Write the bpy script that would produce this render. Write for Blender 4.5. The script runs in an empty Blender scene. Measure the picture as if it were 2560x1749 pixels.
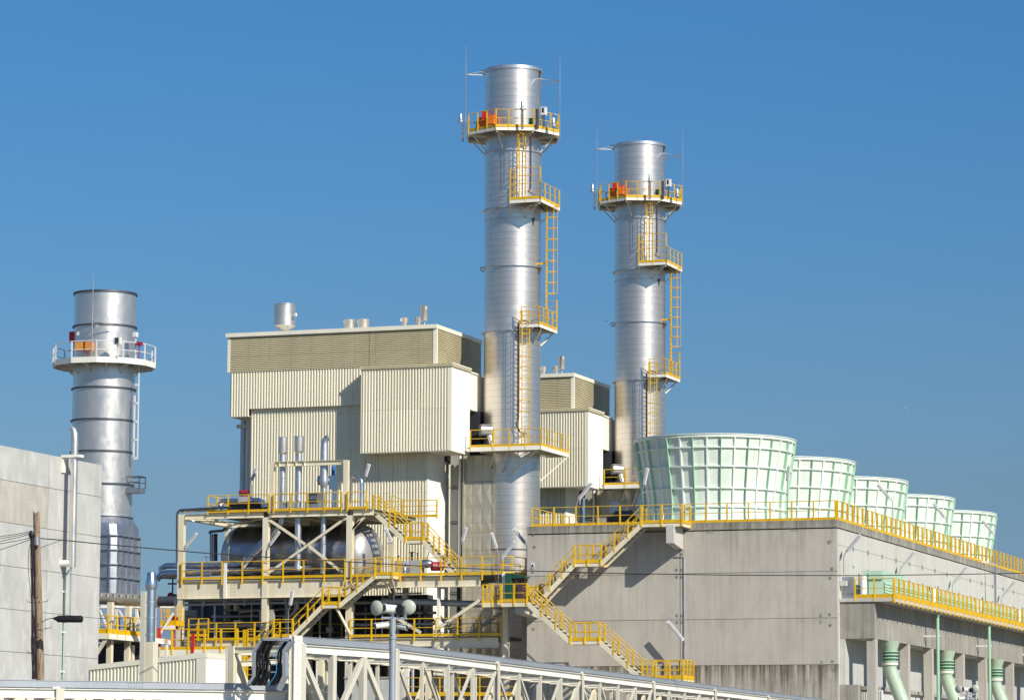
import bpy, math, random
from mathutils import Vector, Matrix
random.seed(7)
S = bpy.context.scene
COL = S.collection
rad = math.radians

# ------------------------------------------------------------------ camera
FP = 8500.0; W0, H0 = 2560.0, 1749.0
HEAD = rad(19.96); PITCH = math.atan((1965 - 874.5) / FP); ROLL = rad(0.25)
CAM = Vector((0, 0, 2.0))
fh = Vector((-math.sin(HEAD), math.cos(HEAD), 0))
Fv = fh * math.cos(PITCH) + Vector((0, 0, math.sin(PITCH)))
R0 = Vector((math.cos(HEAD), math.sin(HEAD), 0))
U0 = R0.cross(Fv)
Rv = R0 * math.cos(ROLL) + U0 * math.sin(ROLL)
Uv = U0 * math.cos(ROLL) - R0 * math.sin(ROLL)
cd = bpy.data.cameras.new('camera'); cam = bpy.data.objects.new('camera', cd); COL.objects.link(cam)
cd.sensor_width = 36; cd.lens = FP / W0 * 36; cd.clip_start = 1; cd.clip_end = 60000
m = Matrix((Rv, Uv, -Fv)).transposed().to_4x4(); m.translation = CAM
cam.matrix_world = m; S.camera = cam

def at(px, py, Y=None, X=None, Z=None, D=None):
    d = Fv + Rv * ((px - W0 / 2) / FP) + Uv * ((H0 / 2 - py) / FP)
    if D is not None: t = D
    elif Y is not None: t = Y / d.y
    elif X is not None: t = X / d.x
    else: t = (Z - CAM.z) / d.z
    return CAM + d * t

ZM = {1: (0, 650, 2.8875), 2: (0, 1150, 2.6516), 3: (400, 1080, 3.97), 4: (400, 1400, 4.55), 5: (840, 1150, 3.873),
      6: (840, 1400, 4.15), 7: (1200, 1230, 3.059), 8: (540, 730, 3.32), 9: (1120, 100, 3.453), 10: (1120, 500, 3.97),
      11: (1120, 850, 3.97), 12: (1340, 860, 3.529), 13: (1460, 310, 4.0714), 14: (1560, 1060, 3.782),
      15: (2040, 1100, 4.179), 16: (2040, 1370, 4.19), 17: (1700, 1500, 4.648), 18: (1500, 780, 4.673),
      19: (2200, 700, 4.411), 20: (220, 1440, 4.842)}
def q(n, x, y):
    a = ZM[n]; return a[0] + x / a[2], a[1] + y / a[2]
def A(n, x, y, **k):
    a = q(n, x, y); return at(a[0], a[1], **k)

# ------------------------------------------------------------------ mesh builder
class MB:
    def __init__(s): s.v = []; s.f = []; s.s = []
    def add(s, vs, fs, smooth=False):
        o = len(s.v); s.v += [tuple(v) for v in vs]; s.f += [tuple(i + o for i in f) for f in fs]; s.s += [smooth] * len(fs); return s
    def box(s, x0, x1, y0, y1, z0, z1):
        vs = [(x, y, z) for z in (z0, z1) for y in (y0, y1) for x in (x0, x1)]
        return s.add(vs, [(0, 2, 3, 1), (4, 5, 7, 6), (0, 1, 5, 4), (2, 6, 7, 3), (0, 4, 6, 2), (1, 3, 7, 5)])
    def frame(s, p, q, up=(0, 0, 1)):
        d = (Vector(q) - Vector(p)).normalized(); u = Vector(up)
        if abs(d.dot(u)) > .995: u = Vector((0, 1, 0))
        r = d.cross(u).normalized(); u = r.cross(d).normalized(); return d, r, u
    def bar(s, p, q, w, h, up=(0, 0, 1), cx=0, cz=0):
        p = Vector(p); q = Vector(q); d, r, u = s.frame(p, q, up)
        vs = []
        for e in (p, q):
            for a, b in ((-1, -1), (1, -1), (1, 1), (-1, 1)): vs.append(e + r * (a * w / 2 + cx) + u * (b * h / 2 + cz))
        return s.add(vs, [(3, 2, 1, 0), (4, 5, 6, 7), (0, 1, 5, 4), (1, 2, 6, 5), (2, 3, 7, 6), (3, 0, 4, 7)])
    def ibeam(s, p, q, w, h, t=.02, up=(0, 0, 1)):
        s.bar(p, q, t, h - 2 * t, up); s.bar(p, q, w, t, up, 0, h / 2 - t / 2); s.bar(p, q, w, t, up, 0, -h / 2 + t / 2); return s
    def tube(s, p, q, r0, r1=None, n=12, caps=True):
        return s.path([p, q], [r0, r0 if r1 is None else r1], n, caps)
    def path(s, pts, r, n=8, caps=True):
        pts = [Vector(p) for p in pts]; k = len(pts)
        if not isinstance(r, (list, tuple)): r = [r] * k
        o = []; pu = None
        for i, p in enumerate(pts):
            a = pts[max(i - 1, 0)]; b = pts[min(i + 1, k - 1)]; d = (b - a).normalized()
            if pu is None:
                pu = Vector((0, 0, 1)) if abs(d.z) < .9 else Vector((0, 1, 0))
            rr = d.cross(pu).normalized(); uu = rr.cross(d).normalized(); pu = uu
            o += [p + rr * (math.cos(2 * math.pi * j / n) * r[i]) + uu * (math.sin(2 * math.pi * j / n) * r[i]) for j in range(n)]
        fs = []
        for i in range(k - 1):
            for j in range(n):
                j2 = (j + 1) % n; fs.append((i * n + j, i * n + j2, (i + 1) * n + j2, (i + 1) * n + j))
        s.add(o, fs, n > 5)
        if caps: s.add(o[:n], [tuple(range(n))[::-1]]); s.add(o[-n:], [tuple(range(n))])
        return s
    def lathe(s, c, prof, n=48, caps=(False, False), smooth=True):
        c = Vector(c); vs = []; k = len(prof)
        for r, z in prof:
            vs += [c + Vector((r * math.cos(2 * math.pi * j / n), r * math.sin(2 * math.pi * j / n), z)) for j in range(n)]
        fs = [(i * n + j, i * n + (j + 1) % n, (i + 1) * n + (j + 1) % n, (i + 1) * n + j) for i in range(k - 1) for j in range(n)]
        s.add(vs, fs, smooth)
        if caps[0]: s.add(vs[:n], [tuple(range(n))[::-1]])
        if caps[1]: s.add(vs[-n:], [tuple(range(n))])
        return s
    def ring(s, c, r0, r1, z0, z1, n=48):
        return s.lathe(c, [(r0, z0), (r1, z0), (r1, z1), (r0, z1), (r0, z0)], n, smooth=False)
    def prism(s, pts, ext):
        pts = [Vector(p) for p in pts]; e = Vector(ext); n = len(pts)
        vs = pts + [p + e for p in pts]
        return s.add(vs, [tuple(range(n))[::-1], tuple(range(n, 2 * n))] + [(i, (i + 1) % n, n + (i + 1) % n, n + i) for i in range(n)])
    def ball(s, c, r, n=14, m=8, sc=(1, 1, 1)):
        c = Vector(c); prof = []; vs = []
        for i in range(m + 1):
            t = math.pi * i / m
            for j in range(n):
                a = 2 * math.pi * j / n
                vs.append(c + Vector((r * sc[0] * math.sin(t) * math.cos(a), r * sc[1] * math.sin(t) * math.sin(a), -r * sc[2] * math.cos(t))))
        fs = [(i * n + j, i * n + (j + 1) % n, (i + 1) * n + (j + 1) % n, (i + 1) * n + j) for i in range(m) for j in range(n)]
        return s.add(vs, fs, True)
    def build(s, name, mat, parent=None, origin=None):
        org = origin if origin is not None else (worldloc(parent) if parent else Vector((0, 0, 0)))
        org = Vector(org)
        me = bpy.data.meshes.new(name)
        me.from_pydata([(v[0] - org.x, v[1] - org.y, v[2] - org.z) for v in s.v], [], s.f)
        me.polygons.foreach_set('use_smooth', s.s)
        me.validate(); me.update()
        if any(s.s):
            me.set_sharp_from_angle(angle=rad(35))
        me.materials.append(mat)
        o = bpy.data.objects.new(name, me); COL.objects.link(o)
        if parent: o.parent = parent; o.location = org - worldloc(parent)
        else: o.location = org
        return o

def worldloc(o):
    l = Vector((0, 0, 0))
    while o: l += o.location; o = o.parent
    return l
def tag(o, label, cat=None, group=None, kind=None):
    if label: o['label'] = label
    if cat: o['category'] = cat
    if group: o['group'] = group
    if kind: o['kind'] = kind
    return o
def thing(name, label, cat, loc, group=None):
    o = bpy.data.objects.new(name, None); COL.objects.link(o); o.location = loc; o.empty_display_size = .3
    return tag(o, label, cat, group)
KIDS = {}
def copy_tree(o, parent=None, label=None, dl=(0, 0, 0)):
    c = o.copy(); COL.objects.link(c)
    if parent: c.parent = parent
    if label: c['label'] = label
    c.location = o.location + Vector(dl)
    for ch in [x for x in ALLOBJ() if x.parent == o]: copy_tree(ch, c)
    return c
def ALLOBJ(): return list(COL.objects)
def inst(name, data, parent, loc):
    o = bpy.data.objects.new(name, data); COL.objects.link(o); o.parent = parent; o.location = Vector(loc) - worldloc(parent); return o

# ------------------------------------------------------------------ materials
def newmat(name):
    m = bpy.data.materials.new(name); m.use_nodes = True
    nt = m.node_tree; b = nt.nodes['Principled BSDF']
    return m, nt, b
def nd(nt, t, **k):
    n = nt.nodes.new(t)
    for a, v in k.items():
        if a.startswith('i_'): n.inputs[int(a[2:])].default_value = v
        else: setattr(n, a, v)
    return n
def mapped(nt, scale, coord='Object'):
    mp = nd(nt, 'ShaderNodeMapping'); mp.inputs['Scale'].default_value = scale
    src = nd(nt, 'ShaderNodeNewGeometry').outputs['Position'] if coord == 'World' else nd(nt, 'ShaderNodeTexCoord').outputs[coord]
    nt.links.new(src, mp.inputs['Vector']); return mp.outputs['Vector']
def noise(nt, vec, scale=1, detail=4, rough=.6):
    n = nd(nt, 'ShaderNodeTexNoise'); n.inputs['Scale'].default_value = scale; n.inputs['Detail'].default_value = detail; n.inputs['Roughness'].default_value = rough
    nt.links.new(vec, n.inputs['Vector']); return n.outputs['Fac']
def ramp(nt, fac, stops):
    r = nd(nt, 'ShaderNodeValToRGB'); e = r.color_ramp.elements
    while len(e) < len(stops): e.new(.5)
    for i, (p, c) in enumerate(stops):
        e[i].position = p; e[i].color = (*c, 1) if len(c) == 3 else c
    nt.links.new(fac, r.inputs[0]); return r.outputs[0]
def mixc(nt, mode, fac, a, b):
    m = nd(nt, 'ShaderNodeMix', data_type='RGBA', blend_type=mode)
    for s, v in ((m.inputs[0], fac), (m.inputs[6], a), (m.inputs[7], b)):
        if isinstance(v, bpy.types.NodeSocket): nt.links.new(v, s)
        elif isinstance(v, (tuple, list)): s.default_value = (*v, 1) if len(v) == 3 else v
        else: s.default_value = v
    return m.outputs[2]
def vmath(nt, op, a, b=None):
    n = nd(nt, 'ShaderNodeMath', operation=op)
    for i, v in enumerate((a, b)):
        if v is None: continue
        if isinstance(v, bpy.types.NodeSocket): nt.links.new(v, n.inputs[i])
        else: n.inputs[i].default_value = v
    return n.outputs[0]
def g(v): return (v, v, v)

def paint(name, col, rough=.45, dirt=.25, dscale=.8, metal=0):
    m, nt, b = newmat(name)
    n1 = noise(nt, mapped(nt, (1, 1, .25)), dscale, 6, .65)
    n2 = noise(nt, mapped(nt, (6, 6, 1.2)), 1.7, 4, .6)
    f = ramp(nt, n1, [(.35, g(1 - dirt)), (.62, g(1))])
    f2 = ramp(nt, n2, [(.3, g(1 - dirt * .6)), (.55, g(1))])
    c = mixc(nt, 'MULTIPLY', 1, mixc(nt, 'MULTIPLY', 1, col, f), f2)
    nt.links.new(c, b.inputs['Base Color']); b.inputs['Roughness'].default_value = rough; b.inputs['Metallic'].default_value = metal
    return m

def concrete(name, col, stain=.35, streak=.35, pale=0, brown=0.0, runs=()):
    m, nt, b = newmat(name)
    blot = noise(nt, mapped(nt, (1, 1, 1)), .35, 6, .6)
    st = noise(nt, mapped(nt, (3.2, 3.2, .14)), 1.0, 5, .62)
    st2 = noise(nt, mapped(nt, (1.1, 1.1, .42)), 1.0, 6, .7)
    fine = noise(nt, mapped(nt, (1, 1, 1)), 9, 5, .7)
    c = mixc(nt, 'MULTIPLY', 1, col, ramp(nt, blot, [(.3, g(1 - stain)), (.68, g(1.0))]))
    c = mixc(nt, 'MULTIPLY', 1, c, ramp(nt, st, [(.36, g(1 - streak)), (.5, g(1)), (.66, g(1 + streak * .25))]))
    ln = noise(nt, mapped(nt, (26, 26, .5)), 1.0, 3, .6)
    c = mixc(nt, 'MULTIPLY', 1, c, ramp(nt, ln, [(.3, g(1 - streak * .9)), (.5, g(1))]))
    c = mixc(nt, 'MULTIPLY', 1, c, ramp(nt, fine, [(.25, g(.86)), (.6, g(1))]))
    if pale: c = mixc(nt, 'MIX', ramp(nt, st2, [(.52, g(0)), (.62, g(pale))]), c, (.66, .66, .62))
    if brown: c = mixc(nt, 'MULTIPLY', ramp(nt, st2, [(.40, g(brown)), (.52, g(0))]), c, (.45, .37, .27))
    for topz, reach, amt in runs:          # rain run-off below a ledge
        tc = nd(nt, 'ShaderNodeTexCoord'); sp = nd(nt, 'ShaderNodeSeparateXYZ'); nt.links.new(tc.outputs['Object'], sp.inputs[0])
        hgt = vmath(nt, 'MULTIPLY', vmath(nt, 'SUBTRACT', topz, sp.outputs[2]), 1 / reach)
        nz = noise(nt, mapped(nt, (2.6, 2.6, .10)), 1.0, 5, .7)
        f = vmath(nt, 'SUBTRACT', nz, vmath(nt, 'MULTIPLY', hgt, .22))
        below = vmath(nt, 'GREATER_THAN', hgt, 0.0)
        m_ = vmath(nt, 'MULTIPLY', ramp(nt, f, [(.38, g(0)), (.60, g(amt))]), below)
        c = mixc(nt, 'MULTIPLY', m_, c, (.42, .38, .31))
    nt.links.new(c, b.inputs['Base Color']); b.inputs['Roughness'].default_value = .88
    bp = nd(nt, 'ShaderNodeBump'); bp.inputs['Strength'].default_value = .25; bp.inputs['Distance'].default_value = .02
    nt.links.new(fine, bp.inputs['Height']); nt.links.new(bp.outputs[0], b.inputs['Normal'])
    return m

def cladding(name, col=(.79, .73, .655), rough=.35, seam=.43, radius=1.88, vseam=3.9, dull=.14, wob=.02):
    """rolled sheet-metal jacket: sheet courses with staggered vertical laps"""
    m, nt, b = newmat(name)
    tc = nd(nt, 'ShaderNodeTexCoord'); sp = nd(nt, 'ShaderNodeSeparateXYZ'); nt.links.new(tc.outputs['Object'], sp.inputs[0])
    ang = vmath(nt, 'MULTIPLY', vmath(nt, 'ARCTAN2', sp.outputs[1], sp.outputs[0]), radius)
    cb = nd(nt, 'ShaderNodeCombineXYZ'); nt.links.new(ang, cb.inputs[0]); nt.links.new(sp.outputs[2], cb.inputs[1])
    bk = nd(nt, 'ShaderNodeTexBrick'); bk.offset = .37; bk.offset_frequency = 2
    bk.inputs['Scale'].default_value = 1; bk.inputs['Brick Width'].default_value = vseam; bk.inputs['Row Height'].default_value = seam
    bk.inputs['Mortar Size'].default_value = .010; bk.inputs['Mortar Smooth'].default_value = .1
    bk.inputs['Color1'].default_value = (1, 1, 1, 1); bk.inputs['Color2'].default_value = (.95, .95, .96, 1); bk.inputs['Mortar'].default_value = (.56, .56, .57, 1)
    nt.links.new(cb.outputs[0], bk.inputs['Vector'])
    n1 = noise(nt, mapped(nt, (1, 1, .3)), .9, 5, .6)
    c = mixc(nt, 'MULTIPLY', 1, mixc(nt, 'MULTIPLY', 1, col, bk.outputs['Color']), ramp(nt, n1, [(.3, g(.93)), (.65, g(1.0))]))
    nt.links.new(c, b.inputs['Base Color']); b.inputs['Metallic'].default_value = 1 - dull
    rr = ramp(nt, noise(nt, mapped(nt, (.6, .6, 2.3)), 1.3, 3, .5), [(.3, g(rough - .02)), (.7, g(rough + .03))])
    nt.links.new(rr, b.inputs['Roughness'])
    bp = nd(nt, 'ShaderNodeBump'); bp.inputs['Strength'].default_value = wob; bp.inputs['Distance'].default_value = .05
    nt.links.new(noise(nt, mapped(nt, (.7, .7, 2.2)), 1.0, 2, .5), bp.inputs['Height']); nt.links.new(bp.outputs[0], b.inputs['Normal'])
    return m

def metal(name, col=(.7, .71, .73), rough=.35, met=1.0, var=.2):
    m, nt, b = newmat(name)
    n1 = noise(nt, mapped(nt, (1, 1, .5)), 1.6, 5, .6)
    c = mixc(nt, 'MULTIPLY', 1, col, ramp(nt, n1, [(.3, g(1 - var)), (.65, g(1))]))
    nt.links.new(c, b.inputs['Base Color']); b.inputs['Metallic'].default_value = met
    nt.links.new(ramp(nt, n1, [(.3, g(rough - .06)), (.7, g(rough + .08))]), b.inputs['Roughness'])
    return m

M = dict(
    cream=paint('cream_paint', (.84, .775, .585), .5, .12),
    creamlite=paint('light_cream_paint', (.90, .88, .78), .5, .07),
    clad=paint('cream_wall_cladding', (.90, .85, .67), .42, .05, .35),
    louv=paint('olive_cream_louvre', (.57, .505, .32), .5, .12, .4),
    trim=paint('cream_trim', (.88, .84, .68), .45, .08),
    yellow=paint('yellow_paint', (.93, .585, .018), .42, .28, 2.2),
    yellowd=paint('deep_yellow_toe_board', (.84, .50, .010), .45, .22, .6),
    concF=concrete('tank_concrete', (.575, .54, .47), .16, .09, 0, .10),
    concS=concrete('tank_side_concrete', (.62, .60, .545), .12, .08),
    concD=concrete('weathered_dark_concrete', (.44, .42, .35), .32, .4),
    concStain=concrete('stained_base_concrete', (.53, .49, .42), .2, .5, 0, .75),
    concL=concrete('pale_panel_concrete', (.60, .605, .57), .28, .03, .5),
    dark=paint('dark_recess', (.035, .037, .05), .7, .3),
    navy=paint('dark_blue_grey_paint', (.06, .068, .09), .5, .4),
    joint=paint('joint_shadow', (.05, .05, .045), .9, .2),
    gapcol=paint('joint_filler', (.16, .15, .13), .9, .2),
    steel1=cladding('stack_sheet_metal'),
    steel3=metal('smooth_stack_steel', (.80, .75, .69), .36, .84, .06),
    duct=cladding('weathered_duct_jacket', (.60, .56, .44), .5, .9, 3.0, 1.4, .35, .5),
    casing=metal('duct_casing_steel', (.46, .48, .52), .42, .8, .2),
    galv=metal('galvanised_steel', (.62, .65, .68), .42, .85, .2),
    alu=metal('bright_aluminium_jacket', (.80, .80, .82), .26, 1, .12),
    drum=metal('polished_drum_jacket', (.48, .465, .45), .33, 1, .05),
    tray=paint('grey_cable_tray', (.42, .455, .49), .45, .12, 1, .3),
    dome=metal('dome_jacket', (.62, .60, .57), .33, .6, .06),
    rim=metal('dark_rim_steel', (.16, .17, .19), .5, .8, .3),
    grate=metal('galvanised_grating', (.22, .22, .21), .55, .7, .3),
    mint=paint('mint_fibreglass', (.77, .85, .755), .4, .14, .5),
    mintlite=paint('pale_mint_rib', (.78, .87, .77), .4, .08, .5),
    green=paint('light_green_paint', (.40, .62, .43), .38, .12),
    gpipe=paint('pale_green_pipe_paint', (.53, .66, .50), .35, .2, .5),
    dgreen=paint('dark_green_paint', (.015, .085, .05), .4, .2),
    orange=paint('orange_cover', (.85, .17, .02), .5, .15),
    orangel=paint('light_orange_cover', (.85, .33, .06), .5, .15),
    red=paint('red_paint', (.62, .025, .02), .4, .15),
    crimson=paint('crimson_wheel', (.36, .02, .045), .45, .25),
    white=paint('white_paint', (.80, .80, .77), .4, .08),
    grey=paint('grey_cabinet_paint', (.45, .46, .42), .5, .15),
    dish=paint('grey_green_dish', (.50, .53, .44), .4, .12),
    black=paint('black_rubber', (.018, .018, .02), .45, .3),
    purple=paint('purple_brown_cable', (.10, .045, .06), .5, .2),
    blue=paint('blue_paint', (.02, .14, .42), .4, .1),
    bluecable=paint('light_blue_cable', (.03, .32, .62), .4, .1),
    skywhite=paint('bird_feathers', (.55, .55, .56), .8, .2),
)
def panels(m, sx_, sz_):
    nt = m.node_tree; b = nt.nodes['Principled BSDF']; src = b.inputs['Base Color'].links[0].from_socket
    tc = nd(nt, 'ShaderNodeTexCoord'); sp = nd(nt, 'ShaderNodeSeparateXYZ'); nt.links.new(tc.outputs['Object'], sp.inputs[0])
    cb = nd(nt, 'ShaderNodeCombineXYZ'); nt.links.new(vmath(nt, 'ADD', sp.outputs[0], sp.outputs[1]), cb.inputs[0]); nt.links.new(sp.outputs[2], cb.inputs[1])
    bk = nd(nt, 'ShaderNodeTexBrick'); bk.offset = 0; bk.inputs['Scale'].default_value = 1; bk.inputs['Brick Width'].default_value = sx_; bk.inputs['Row Height'].default_value = sz_
    bk.inputs['Mortar Size'].default_value = .012; bk.inputs['Color1'].default_value = (1, 1, 1, 1); bk.inputs['Color2'].default_value = (.90, .90, .885, 1); bk.inputs['Mortar'].default_value = (.72, .70, .66, 1)
    nt.links.new(cb.outputs[0], bk.inputs['Vector']); nt.links.new(mixc(nt, 'MULTIPLY', 1, src, bk.outputs['Color']), b.inputs['Base Color'])
def weather(m, col, amt, sc):
    nt = m.node_tree; b = nt.nodes['Principled BSDF']; src = b.inputs['Base Color'].links[0].from_socket
    a = ramp(nt, noise(nt, mapped(nt, (sc, sc, sc * .12), 'World'), 1, 6, .7), [(.48, g(0)), (.66, g(amt))])
    k = ramp(nt, noise(nt, mapped(nt, (.25, .25, .35), 'World'), 1, 3, .5), [(.4, g(0)), (.6, g(amt * .7))])
    c = mixc(nt, 'MULTIPLY', a, src, col); c = mixc(nt, 'MULTIPLY', k, c, (.94, .965, .93)); nt.links.new(c, b.inputs['Base Color'])
weather(M['mint'], (.66, .70, .60), .42, 1.6); weather(M['mintlite'], (.72, .75, .66), .4, 1.6); weather(M['yellow'], (.62, .45, .30), .5, 2.5); weather(M['cream'], (.74, .66, .52), .4, 1.5); weather(M['gpipe'], (.6, .6, .45), .5, 2.0)
panels(M['clad'], 1.0, 5.2); panels(M['louv'], 1.5, 30)
def wood():
    m, nt, b = newmat('weathered_pole_wood')
    n = noise(nt, mapped(nt, (9, 9, .5)), 2.2, 8, .7)
    c = ramp(nt, n, [(.28, (.07, .045, .03)), (.45, (.26, .18, .12)), (.68, (.44, .34, .24))])
    nt.links.new(c, b.inputs['Base Color']); b.inputs['Roughness'].default_value = .9
    return m
M['wood'] = wood()

# ------------------------------------------------------------------ reusable assemblies
def railing_parts(root, pts, h=1.08, spacing=1.4, toe=.16, drop=.22, mat='yellow', pw=.07, rw=.05, mid=1, closed=False, toemat='yellowd', vert=False, post_at_ends=True, rr=None):
    """guardrail along pts (deck-edge points); posts are separate parts"""
    pts = [Vector(p) for p in pts]
    if closed: pts = pts + [pts[0]]
    Y = M[mat]; up = Vector((0, 0, 1))
    mb = MB()
    r = rw / 2
    for a, b in zip(pts, pts[1:]): mb.tube(a + up * h, b + up * h, r, n=6)
    mb.build('top_rail', Y, root)
    for k in range(mid):
        z = h * (k + 1) / (mid + 1); mb = MB()
        for a, b in zip(pts, pts[1:]): mb.tube(a + up * z, b + up * z, r * .85, n=6)
        mb.build('mid_rail', Y, root)
    if toe:
        mb = MB()
        for a, b in zip(pts, pts[1:]): mb.bar(a + up * (toe / 2), b + up * (toe / 2), .012, toe)
        mb.build('toe_board', M[toemat], root)
    key = (mat, pw, h, drop)
    if key not in KIDS:
        me = MB().box(-pw / 2, pw / 2, -pw / 2 * .8, pw / 2 * .8, -drop, h).build('post', Y)
        KIDS[key] = me.data; bpy.data.objects.remove(me)
    data = KIDS[key]
    done = []
    for a, b in zip(pts, pts[1:]):
        L = (b - a).length; n = max(1, round(L / spacing))
        for i in range(n + 1):
            p = a.lerp(b, i / n)
            if any((p - d).length < .12 for d in done): continue
            done.append(p); inst('post', data, root, p)
    return root
def guardrail(label, pts, **k):
    root = thing('guardrail', label, 'guardrail', pts[0], k.pop('group', None))
    return railing_parts(root, pts, **k)

def flight(root, p0, p1, y0, y1, rails=(1, 1), mat='yellow', sh=.26, step=.22, rh=1.0, spacing=1.25):
    """p0 lower nosing, p1 upper nosing (x,z used); flight spans y0..y1"""
    p0 = Vector(p0); p1 = Vector(p1); up = Vector((0, 0, 1))
    for y in (y0, y1):
        a = Vector((p0.x, y, p0.z - .10)); b = Vector((p1.x, y, p1.z - .10))
        s = MB().bar(a, b, .02, sh); s.bar(a, b, .07, .02, cx=.03, cz=sh / 2); s.bar(a, b, .07, .02, cx=.03, cz=-sh / 2)
        s.build('stringer', M['cream'], root)
    n = max(3, int(round(abs(p1.z - p0.z) / step)))
    run = (p1.x - p0.x) / n; tw = abs(run) * .92
    me = MB().box(-tw / 2, tw / 2, y0 + .03 - y0, y1 - .03 - y0, -.035, 0).add([], []).build('tread', M['grate'])
    data = me.data; bpy.data.objects.remove(me)
    for i in range(n):
        t = (i + .5) / n; inst('tread', data, root, (p0.x + (p1.x - p0.x) * t, y0, p0.z + (p1.z - p0.z) * t + .02))
    for y, on in zip((y0, y1), rails):
        if on:
            railing_parts(root, [Vector((p0.x, y, p0.z)), Vector((p1.x, y, p1.z))], h=rh, spacing=spacing, toe=0, drop=.1, pw=.09, rw=.06)
def landing(root, x0, x1, y0, y1, z, edges='fblr', t=.18, spacing=1.3):
    MB().box(x0, x1, y0, y1, z - .03, z).build('landing', M['grate'], root)
    f = MB()
    f.box(x0, x1, y0, y0 + .03, z - .03 - t, z - .031).box(x0, x1, y1 - .03, y1, z - .03 - t, z - .031)
    f.box(x0, x0 + .03, y0 + .031, y1 - .031, z - .03 - t, z - .031).box(x1 - .03, x1, y0 + .031, y1 - .031, z - .03 - t, z - .031)
    f.build('landing_frame', M['cream'], root)
    E = {'f': [(x0, y0), (x1, y0)], 'b': [(x0, y1), (x1, y1)], 'l': [(x0, y0), (x0, y1)], 'r': [(x1, y0), (x1, y1)]}
    for e in edges:
        railing_parts(root, [Vector((a, b, z)) for a, b in E[e]], spacing=spacing, drop=.2, pw=.11, rw=.06, toe=.2)

def tube_light(label, top, bot, base, r=.055, group='slanted tube lights on poles', arm=None):
    """long slanted fluorescent fitting at the end of a bent pole"""
    top = Vector(top); bot = Vector(bot); base = Vector(base)
    root = thing('tube_light', label, 'lamp', base, group)
    d = (top - bot).normalized()
    mb = MB().bar(bot, top, .20, .09, up=(0, -1, .35)); mb.build('housing', M['white'], root)
    d2, r2, u2 = mb.frame(bot, top, (0, -1, .35))
    MB().bar(bot + d * .08 + u2 * .06, top - d * .08 + u2 * .06, .13, .035, up=(0, -1, .35)).build('diffuser', M['skywhite'], root)
    e = bot - d * .12
    pts = [base, Vector((base.x, base.y, max(base.z + .05, e.z - .25))), e, bot + d * .1]
    MB().path(pts, .027, 6).build('pole', M['galv'], root)
    return root

def corrugated(x0, x1, y, z0, z1, pitch=.20, depth=.085, axis='x', slope=0, z0b=None, z1b=None):
    """vertical trapezoid ribs; wall along x at plane y facing -y, or along y (axis='y') at plane x facing +x"""
    mb = MB(); n = max(1, round((x1 - x0) / pitch)); p = (x1 - x0) / n; pr = []
    for i in range(n):
        a = x0 + i * p
        pr += [(a, 0), (a + p * .40, 0), (a + p * .56, depth), (a + p * .86, depth)]
    pr.append((x1, 0)); vs = []
    for u, d in pr:
        t = (u - x0) / (x1 - x0)
        za = z0 + ((z0b - z0) * t if z0b is not None else 0); zb = z1 + ((z1b - z1) * t if z1b is not None else 0)
        for z in (za, zb): vs.append((u, y - d, z) if axis == 'x' else (y + d, u, z))
    fs = [(2 * i, 2 * i + 2, 2 * i + 3, 2 * i + 1) for i in range(len(pr) - 1)]
    if axis == 'y': fs = [f for f in fs]
    return mb.add(vs, fs)
def louvres(x0, x1, y, z0, z1, pitch=.12, depth=.06, axis='x'):
    mb = MB(); n = max(1, round((z1 - z0) / pitch)); p = (z1 - z0) / n; pr = []
    for i in range(n):
        a = z0 + i * p; pr += [(a, depth), (a + p * .62, depth * .55), (a + p * .66, 0), (a + p * .98, 0)]
    pr.append((z1, 0)); vs = []
    for z, d in pr:
        for u in (x0, x1): vs.append((u, y - d, z) if axis == 'x' else (y + d, u, z))
    return mb.add(vs, [(2 * i, 2 * i + 1, 2 * i + 3, 2 * i + 2) for i in range(len(pr) - 1)])
# ================================================================== GROUND / HILLS
tag(MB().add([(-9000, -2000, 0), (9000, -2000, 0), (9000, 20000, 0), (-9000, 20000, 0)], [(0, 1, 2, 3)]).build('ground', concrete('dusty_ground', (.26, .23, .18), .3, .1)), 'dusty ground of the plant yard', None, None, 'structure')
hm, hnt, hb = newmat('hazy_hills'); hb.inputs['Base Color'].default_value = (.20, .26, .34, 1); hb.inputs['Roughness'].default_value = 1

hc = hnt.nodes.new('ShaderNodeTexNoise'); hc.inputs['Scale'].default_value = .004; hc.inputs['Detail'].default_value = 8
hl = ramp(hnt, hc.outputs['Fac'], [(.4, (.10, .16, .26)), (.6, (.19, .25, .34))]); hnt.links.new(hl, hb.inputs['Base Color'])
hp = MB(); base = at(250, 1900, D=9000); e0 = at(-2500, 1900, D=9000); e1 = at(4200, 1900, D=9000)
hv = []; N = 200
rh = random.Random(5)
hh = [0.0] * (N + 1)
for o in range(1, 6):
    ph = rh.random() * 6; 
    for i in range(N + 1): hh[i] += math.sin(i * .2 * 1.9 ** o + ph) / 1.8 ** o
for i in range(N + 1):
    t = i / N; p = e0.lerp(e1, t); w = math.sin(math.pi * t) ** .5
    z = 500 * w + hh[i] * 22 * w
    for s, zz in ((-600, 0), (-250, z * .6), (0, z), (300, z * .5), (700, 0)): hv.append((p.x, p.y + s, zz))
hf = [(i * 5 + j, i * 5 + j + 5, i * 5 + j + 6, i * 5 + j + 1) for i in range(N) for j in range(4)]
tag(hp.add(hv, hf, True).build('hills', hm), 'hazy blue hills far behind the plant', None, None, 'structure')

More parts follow.
